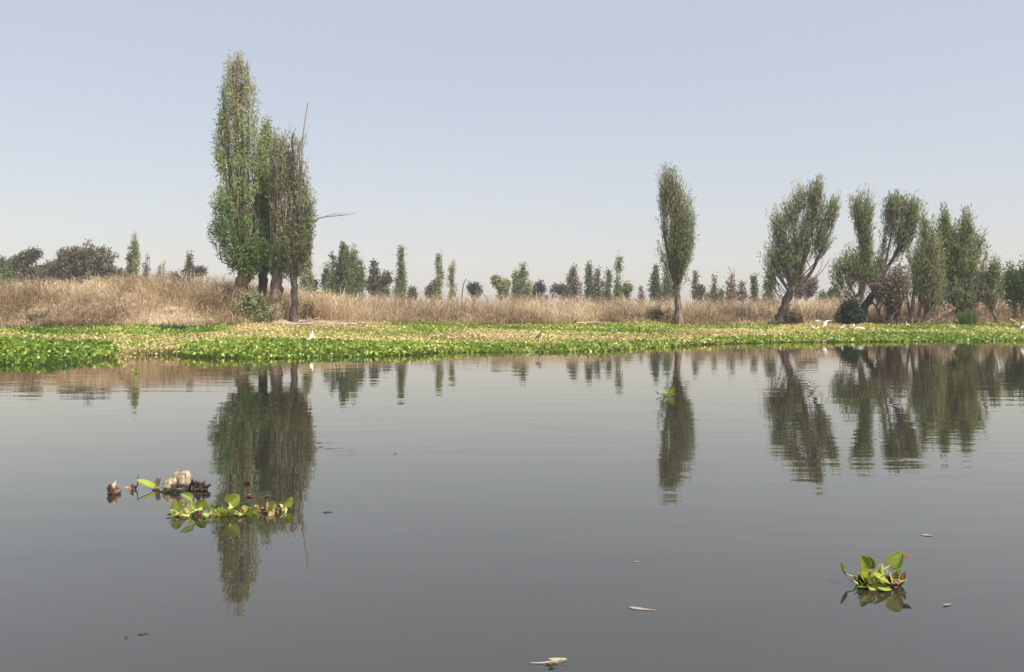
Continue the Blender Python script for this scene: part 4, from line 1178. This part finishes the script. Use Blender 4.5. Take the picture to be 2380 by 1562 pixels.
# stump
def wet_base(m, z0, z1, dark=0.22):
    nt = m.node_tree
    r = next(n for n in nt.nodes if n.type == 'VALTORGB')
    b = next(n for n in nt.nodes if n.type == 'BSDF_PRINCIPLED')
    geo = nt.nodes.new('ShaderNodeNewGeometry')
    sp = nt.nodes.new('ShaderNodeSeparateXYZ')
    nz = nt.nodes.new('ShaderNodeTexNoise'); nz.inputs['Scale'].default_value = 25
    ad = nt.nodes.new('ShaderNodeMath'); ad.operation = 'MULTIPLY_ADD'; ad.inputs[1].default_value = 0.05
    mr = nt.nodes.new('ShaderNodeMapRange')
    mr.inputs['From Min'].default_value = z0 + 0.025; mr.inputs['From Max'].default_value = z1 + 0.025
    mr.inputs['To Min'].default_value = dark; mr.inputs['To Max'].default_value = 1.0
    mx = nt.nodes.new('ShaderNodeMix'); mx.data_type = 'RGBA'; mx.blend_type = 'MULTIPLY'; mx.inputs[0].default_value = 1.0
    nt.links.new(geo.outputs['Position'], sp.inputs[0]); nt.links.new(geo.outputs['Position'], nz.inputs['Vector'])
    nt.links.new(nz.outputs[0], ad.inputs[0]); nt.links.new(sp.outputs['Z'], ad.inputs[2])
    nt.links.new(ad.outputs[0], mr.inputs['Value'])
    nt.links.new(r.outputs[0], mx.inputs[6]); nt.links.new(mr.outputs[0], mx.inputs[7])
    nt.links.new(mx.outputs[2], b.inputs['Base Color'])


def lump(parent, name, pts, radii, mat, origin, sides=26, k=36, rough=0.12, jag=0.0):
    c = resample(pts, k)
    rr = np.interp(np.linspace(0, len(radii) - 1, k), range(len(radii)), radii)
    V, F = tubes(c[None], rr[None], sides)
    s1 = SineNoise(int(rng.integers(1, 1 << 30)), 45.0); s2 = SineNoise(int(rng.integers(1, 1 << 30)), 130.0); s3 = SineNoise(int(rng.integers(1, 1 << 30)), 60.0)
    cc = np.repeat(c, sides, axis=0)
    flute = s3(unit(V - cc) * np.array([0.12, 0.12, 0.0]))
    V2 = cc + (V - cc) * (1 + rough * s1(V) + rough * 0.6 * s2(V) + rough * 0.5 * flute)[:, None]
    t = np.repeat(np.linspace(0, 1, k), sides)
    V2[:, 2] += jag * t ** 5 * (s1(V * np.array([1, 1, 0])) * 0.6 + s2(V * np.array([1, 1, 0])) * 0.6)
    F = F + [np.arange(sides)[::-1][None, :], np.arange(sides)[None, :] + (k - 1) * sides]
    return obj(name, V2 - np.asarray(origin), F, mat, parent, smooth=True)


def shard(parent, name, a, b_, w, th, mat, origin):
    """splintered slab from a to b_"""
    a = np.asarray(a); b_ = np.asarray(b_)
    k = 8
    c = resample([a, (a + b_) / 2 + rng.normal(size=3) * w * 0.15, b_], k)
    d_ = unit(b_ - a); up = unit(np.cross(d_, rng.normal(size=3))); sd = np.cross(d_, up)
    V = []
    for i_ in range(k):
        t = i_ / (k - 1)
        ww = w * (0.75 + 0.35 * math.sin(t * 3)) * (1 - 0.75 * t ** 3) * rng.uniform(0.75, 1.2)
        for q, r_ in ((-1, -1), (-0.2, -1.1), (1, -0.8), (0.9, 0.7), (0.1, 1.1), (-1, 0.8)):
            V.append(c[i_] + sd * q * ww / 2 + up * r_ * th / 2 * rng.uniform(0.6, 1.3))
    n_ = 6
    F = [np.array([[i_ * n_ + q, i_ * n_ + (q + 1) % n_, (i_ + 1) * n_ + (q + 1) % n_, (i_ + 1) * n_ + q] for i_ in range(k - 1) for q in range(n_)]),
         np.arange(n_)[::-1][None, :], np.arange(n_)[None, :] + (k - 1) * n_]
    return obj(name, np.array(V) - np.asarray(origin), F, mat, parent)


Ys = 6.9
so = np.array([(425 - CX) / FOC * Ys, Ys, 0.0])
st_ = empty('broken_stump', so)
tag(st_, 'broken pale wooden stump with dark wet bark rising from the water', 'stump')
pp = lambda a, b_, dz=0.0: P(a, b_, Ys + dz)
mossy = noise_mat('mossy_bark', [(0.35, (0.07, 0.05, 0.028)), (0.5, (0.38, 0.32, 0.18)), (0.7, (0.6, 0.54, 0.36))], (26, 26, 26), bump=0.9, bump_dist=0.02)
stump_wood = noise_mat('soaked_stump_wood', [(0.32, (0.11, 0.075, 0.048)), (0.46, (0.33, 0.255, 0.175)), (0.68, (0.58, 0.475, 0.36))], (16, 16, 4), bump=0.8, bump_dist=0.02)
wet_base(stump_wood, 0.045, 0.07)
lump(st_, 'weathered_post', [pp(428, 1152), pp(428, 1122), pp(427, 1106), pp(426, 1095)], [0.056, 0.054, 0.05, 0.04], stump_wood, so, rough=0.1, jag=0.022)
lump(st_, 'splintered_side', [pp(403, 1150, -.01), pp(405, 1128, -.01), pp(412, 1110, .0), pp(420, 1097, .01)], [0.062, 0.056, 0.044, 0.018], stump_wood, so, rough=0.22, jag=0.02)
lump(st_, 'knobbly_bark', [pp(398, 1150, -.02), pp(395, 1132, -.02), pp(399, 1119, -.02), pp(404, 1112, -.02)], [0.048, 0.05, 0.042, 0.016], mossy, so, rough=0.24)
for q in range(9):
    x0 = rng.uniform(408, 440)
    shard(st_, 'splinter', pp(x0, 1142, rng.uniform(-.05, -.02)), pp(x0 + rng.uniform(-2, 4), rng.uniform(1092, 1120), rng.uniform(-.055, -.035)), rng.uniform(0.014, 0.035), 0.012, stump_wood, so)
for q in range(13):
    u = rng.uniform(0, 1)
    x0 = 444 + 34 * u; y0 = 1138 - 2 * rng.uniform(0, 1); x1 = x0 + rng.uniform(-6, 12); y1 = 1113 + 14 * u + rng.uniform(-4, 7)
    shard(st_, 'bark_slab', pp(x0, y0 + 5, rng.uniform(-.07, .04)), pp(x1, y1, rng.uniform(-.07, .04)), rng.uniform(0.025, 0.055), rng.uniform(0.012, 0.025), wood_wet, so)
for q in range(4):
    shard(st_, 'bark_slab', pp(450 + 8 * q, 1140, -.06), pp(462 + 7 * q, 1134, -.05), 0.03, 0.014, wood_wet, so)
lump(st_, 'wet_root', [pp(384, 1144, -.1), pp(405, 1138, -.12), pp(432, 1137, -.12)], [0.008, 0.013, 0.005], wood_wet, so, rough=0.15)
# stake
Yk = 6.95
ko = np.array([(367 - CX) / FOC * Yk, Yk, 0.0])
V, F = tubes(resample([P(364, 1160, Yk), P(365, 1130, Yk), P(369, 1107, Yk)], 12)[None], np.array([[0.017, 0.017, 0.017, .016, .016, .017, .018, .018, .019, .02, .019, .012]]), 8)
tag(obj('wooden_stake', V, F + [np.arange(8)[None, :] + 88], noise_mat('stake_wood', [(0.35, (0.12, 0.08, 0.06)), (0.65, (0.5, 0.38, 0.30))], (25, 25, 8), bump=0.5, bump_dist=0.01), smooth=True), 'short upright stick standing in the water left of the stump', 'stake')
# shaggy root
Yq = 6.75
qo = np.array([(263 - CX) / FOC * Yq, Yq, 0.0])
rt = empty('rotting_root', qo)
tag(rt, 'shaggy brown rotting root with a pale tip left of the stump', 'driftwood')
lump(rt, 'root_mass', [P(264, 1160, Yq), P(263, 1147, Yq), P(260, 1136, Yq), P(263, 1127, Yq)], [0.042, 0.046, 0.038, 0.02], root_mat, qo, rough=0.3)
for q in range(16):
    a_ = rng.uniform(0, 6.28)
    bb = P(263 + 8 * math.cos(a_), 1146 - rng.uniform(0, 14), Yq + 0.03 * math.sin(a_))
    shard(rt, 'root_fibre', bb, bb + np.array([math.cos(a_) * 0.03, math.sin(a_) * 0.03, rng.uniform(-0.03, 0.01)]), 0.012, 0.006, root_mat, qo)
lump(rt, 'pale_tip', [P(261, 1134, Yq), P(266, 1126, Yq), P(269, 1118, Yq)], [0.03, 0.018, 0.004], wood_grey, qo, rough=0.1)
# twigs, leaves and scum
def litter(name, label, px, py, length, width, ang, mat, tint, cat, dry=True, curl=0.15, group=None):
    Yl = EYE * FOC / (py - HOR)
    c = np.array([(px - CX) / FOC * Yl, Yl, 0.006])
    L = length / FOC * Yl
    d_ = np.array([math.cos(ang), math.sin(ang), 0.02])
    V, F, T = blade(c - d_ * L / 2, d_, np.array([-math.sin(ang), math.cos(ang), 0]), L, width / FOC * Yl, 0.3, curl * 0.2, crumple=0.004, tint=tint, pw=1.3)
    V[:, 2] = np.maximum(V[:, 2], 0.003)
    o = obj(name, V, F, mat, tint=T, smooth=True)
    md = o.modifiers.new('thick', 'SOLIDIFY'); md.thickness = 0.0015; md.offset = 1
    tag(o, label, cat, group)
    return o


float_plant('floating_leaf', 'green leaf pair floating between the shaggy root and the stick', 6.9, (335, 1136), [
    dict(a=(358, 1134), b=(316, 1119), w=26, t=0.55, yaw=0.9, cup=0.4, bend=0.1), dict(a=(352, 1136), b=(386, 1126), w=13, t=0.7, yaw=0.9, cup=0.3)], cat='leaf')
float_plant('plant_debris', 'brown withered scrap floating right of the shaggy root', 6.9, (303, 1138), [
    dict(a=(310, 1138), b=(303, 1125), w=9, t=0.5, dry=True, yaw=0.3), dict(a=(302, 1138), b=(288, 1135), w=6, t=0.65, dry=True, yaw=0.9), dict(a=(304, 1138), b=(310, 1127), w=8, t=0.3, dry=True, yaw=-0.3), dict(a=(314, 1140), b=(306, 1134), w=12, t=0.2, dry=True, yaw=0.6)], cat='debris')
V, F = tubes(resample([P(312, 1142, 6.9), P(319, 1128, 6.92), P(320, 1114, 6.95), P(322, 1104, 6.95)], 10)[None], np.linspace(0.006, 0.003, 10)[None], 5)
tag(obj('thin_twig', V, F, twig_dark, smooth=True), 'thin curved twig poking up left of the floating green leaf', 'twig')
float_plant('plant_debris', 'dark brown scrap floating above the hyacinth raft', 7.15, (577, 1124), [
    dict(a=(570, 1126), b=(580, 1115), w=18, t=0.35, dry=True, yaw=0.4), dict(a=(582, 1127), b=(572, 1122), w=12, t=0.1, dry=True, yaw=0.8)], cat='debris')
float_plant('plant_debris', 'low dark scum patch just behind the hyacinth raft', 6.62, (595, 1158), [
    dict(a=(570, 1156), b=(612, 1155), w=16, t=0.08, dry=True, yaw=1.3, cup=0.05), dict(a=(576, 1153), b=(588, 1148), w=5, t=0.9, dry=True, yaw=0.8), dict(a=(600, 1156), b=(628, 1158), w=10, t=0.12, dry=True, yaw=1.3)], cat='debris')
litter('floating_leaf', 'long pale dead leaf floating at lower right of centre', 1492, 1416, 66, 15, R(-18), DEAD, 0.74, 'leaf')
litter('floating_leaf', 'small pale curled leaf floating above the lower right hyacinth', 2155, 1245, 26, 10, R(-20), DEAD, 0.76, 'leaf')
litter('floating_leaf', 'tiny grey leaf floating right of the lower right hyacinth', 2202, 1407, 24, 7, R(5), DEAD, 0.7, 'leaf')
litter('floating_leaf', 'small dark leaf floating right of the hyacinth raft', 762, 1191, 20, 12, R(0), DEAD, 0.02, 'leaf')
litter('floating_leaf', 'dark reddish scrap of leaf floating at lower left', 333, 1474, 20, 14, R(15), DEAD, 0.12, 'leaf')
litter('floating_leaf', 'tiny black speck of leaf floating at the far lower left', 294, 1483, 9, 5, R(0), DEAD, 0.0, 'leaf')
litter('floating_leaf', 'tiny dark speck floating in the open middle water', 919, 1055, 10, 5, R(0), DEAD, 0.05, 'leaf')
litter('floating_leaf', 'pale speck of leaf floating near the left edge below the mat', 84, 884, 9, 9, R(20), DEAD, 1.0, 'leaf')
litter('floating_leaf', 'faint thin leaf floating above the long pale dead leaf', 1478, 1306, 12, 5, R(10), DEAD, 0.65, 'leaf')
Yb_ = EYE * FOC / (1544 - HOR)
float_plant('plant_debris', 'torn yellowish leaf and stalk floating at the bottom edge of the picture', Yb_, (1275, 1546), [
    dict(a=(1275, 1546), b=(1318, 1534), w=13, t=0.97, yaw=1.2, cup=0.2, bend=0.0, dz=.04), dict(a=(1300, 1546), b=(1236, 1543), w=5, t=0.85, mat=DEAD, dry=True, yaw=1.4, bend=0.0),
    dict(a=(1268, 1552), b=(1292, 1545), w=9, t=0.7, mat=DEAD, dry=True, yaw=0.8), dict(a=(1276, 1554), b=(1316, 1543), w=5, t=0.6, mat=DEAD, dry=True, yaw=1.2, bend=0.0), dict(a=(1270, 1556), b=(1288, 1560), w=10, t=0.3, dry=True, yaw=1.2, bend=0.0)], cat='debris')

# ------------------------------------------------------------------ haze
hb = np.array([[x, y, z] for z in (-3.5, 24.0) for y in (-170, 370) for x in (-330, 330)], float)
hq = np.array([[0, 2, 3, 1], [4, 5, 7, 6], [0, 1, 5, 4], [2, 6, 7, 3], [0, 4, 6, 2], [1, 3, 7, 5]])
hm, hnt, hout = nt_new('haze')
pv = hnt.nodes.new('ShaderNodeVolumePrincipled')
pv.inputs['Color'].default_value = (0.93, 0.95, 1.0, 1)
pv.inputs['Density'].default_value = 0.0006
pv.inputs['Anisotropy'].default_value = 0.0
hnt.links.new(pv.outputs[0], hout.inputs['Volume'])
tag(obj('haze', hb, [hq], hm), 'thin pale haze hanging over the whole wetland', 'haze', kind='stuff')
sc.cycles.volume_bounces = 0
print('scene built')
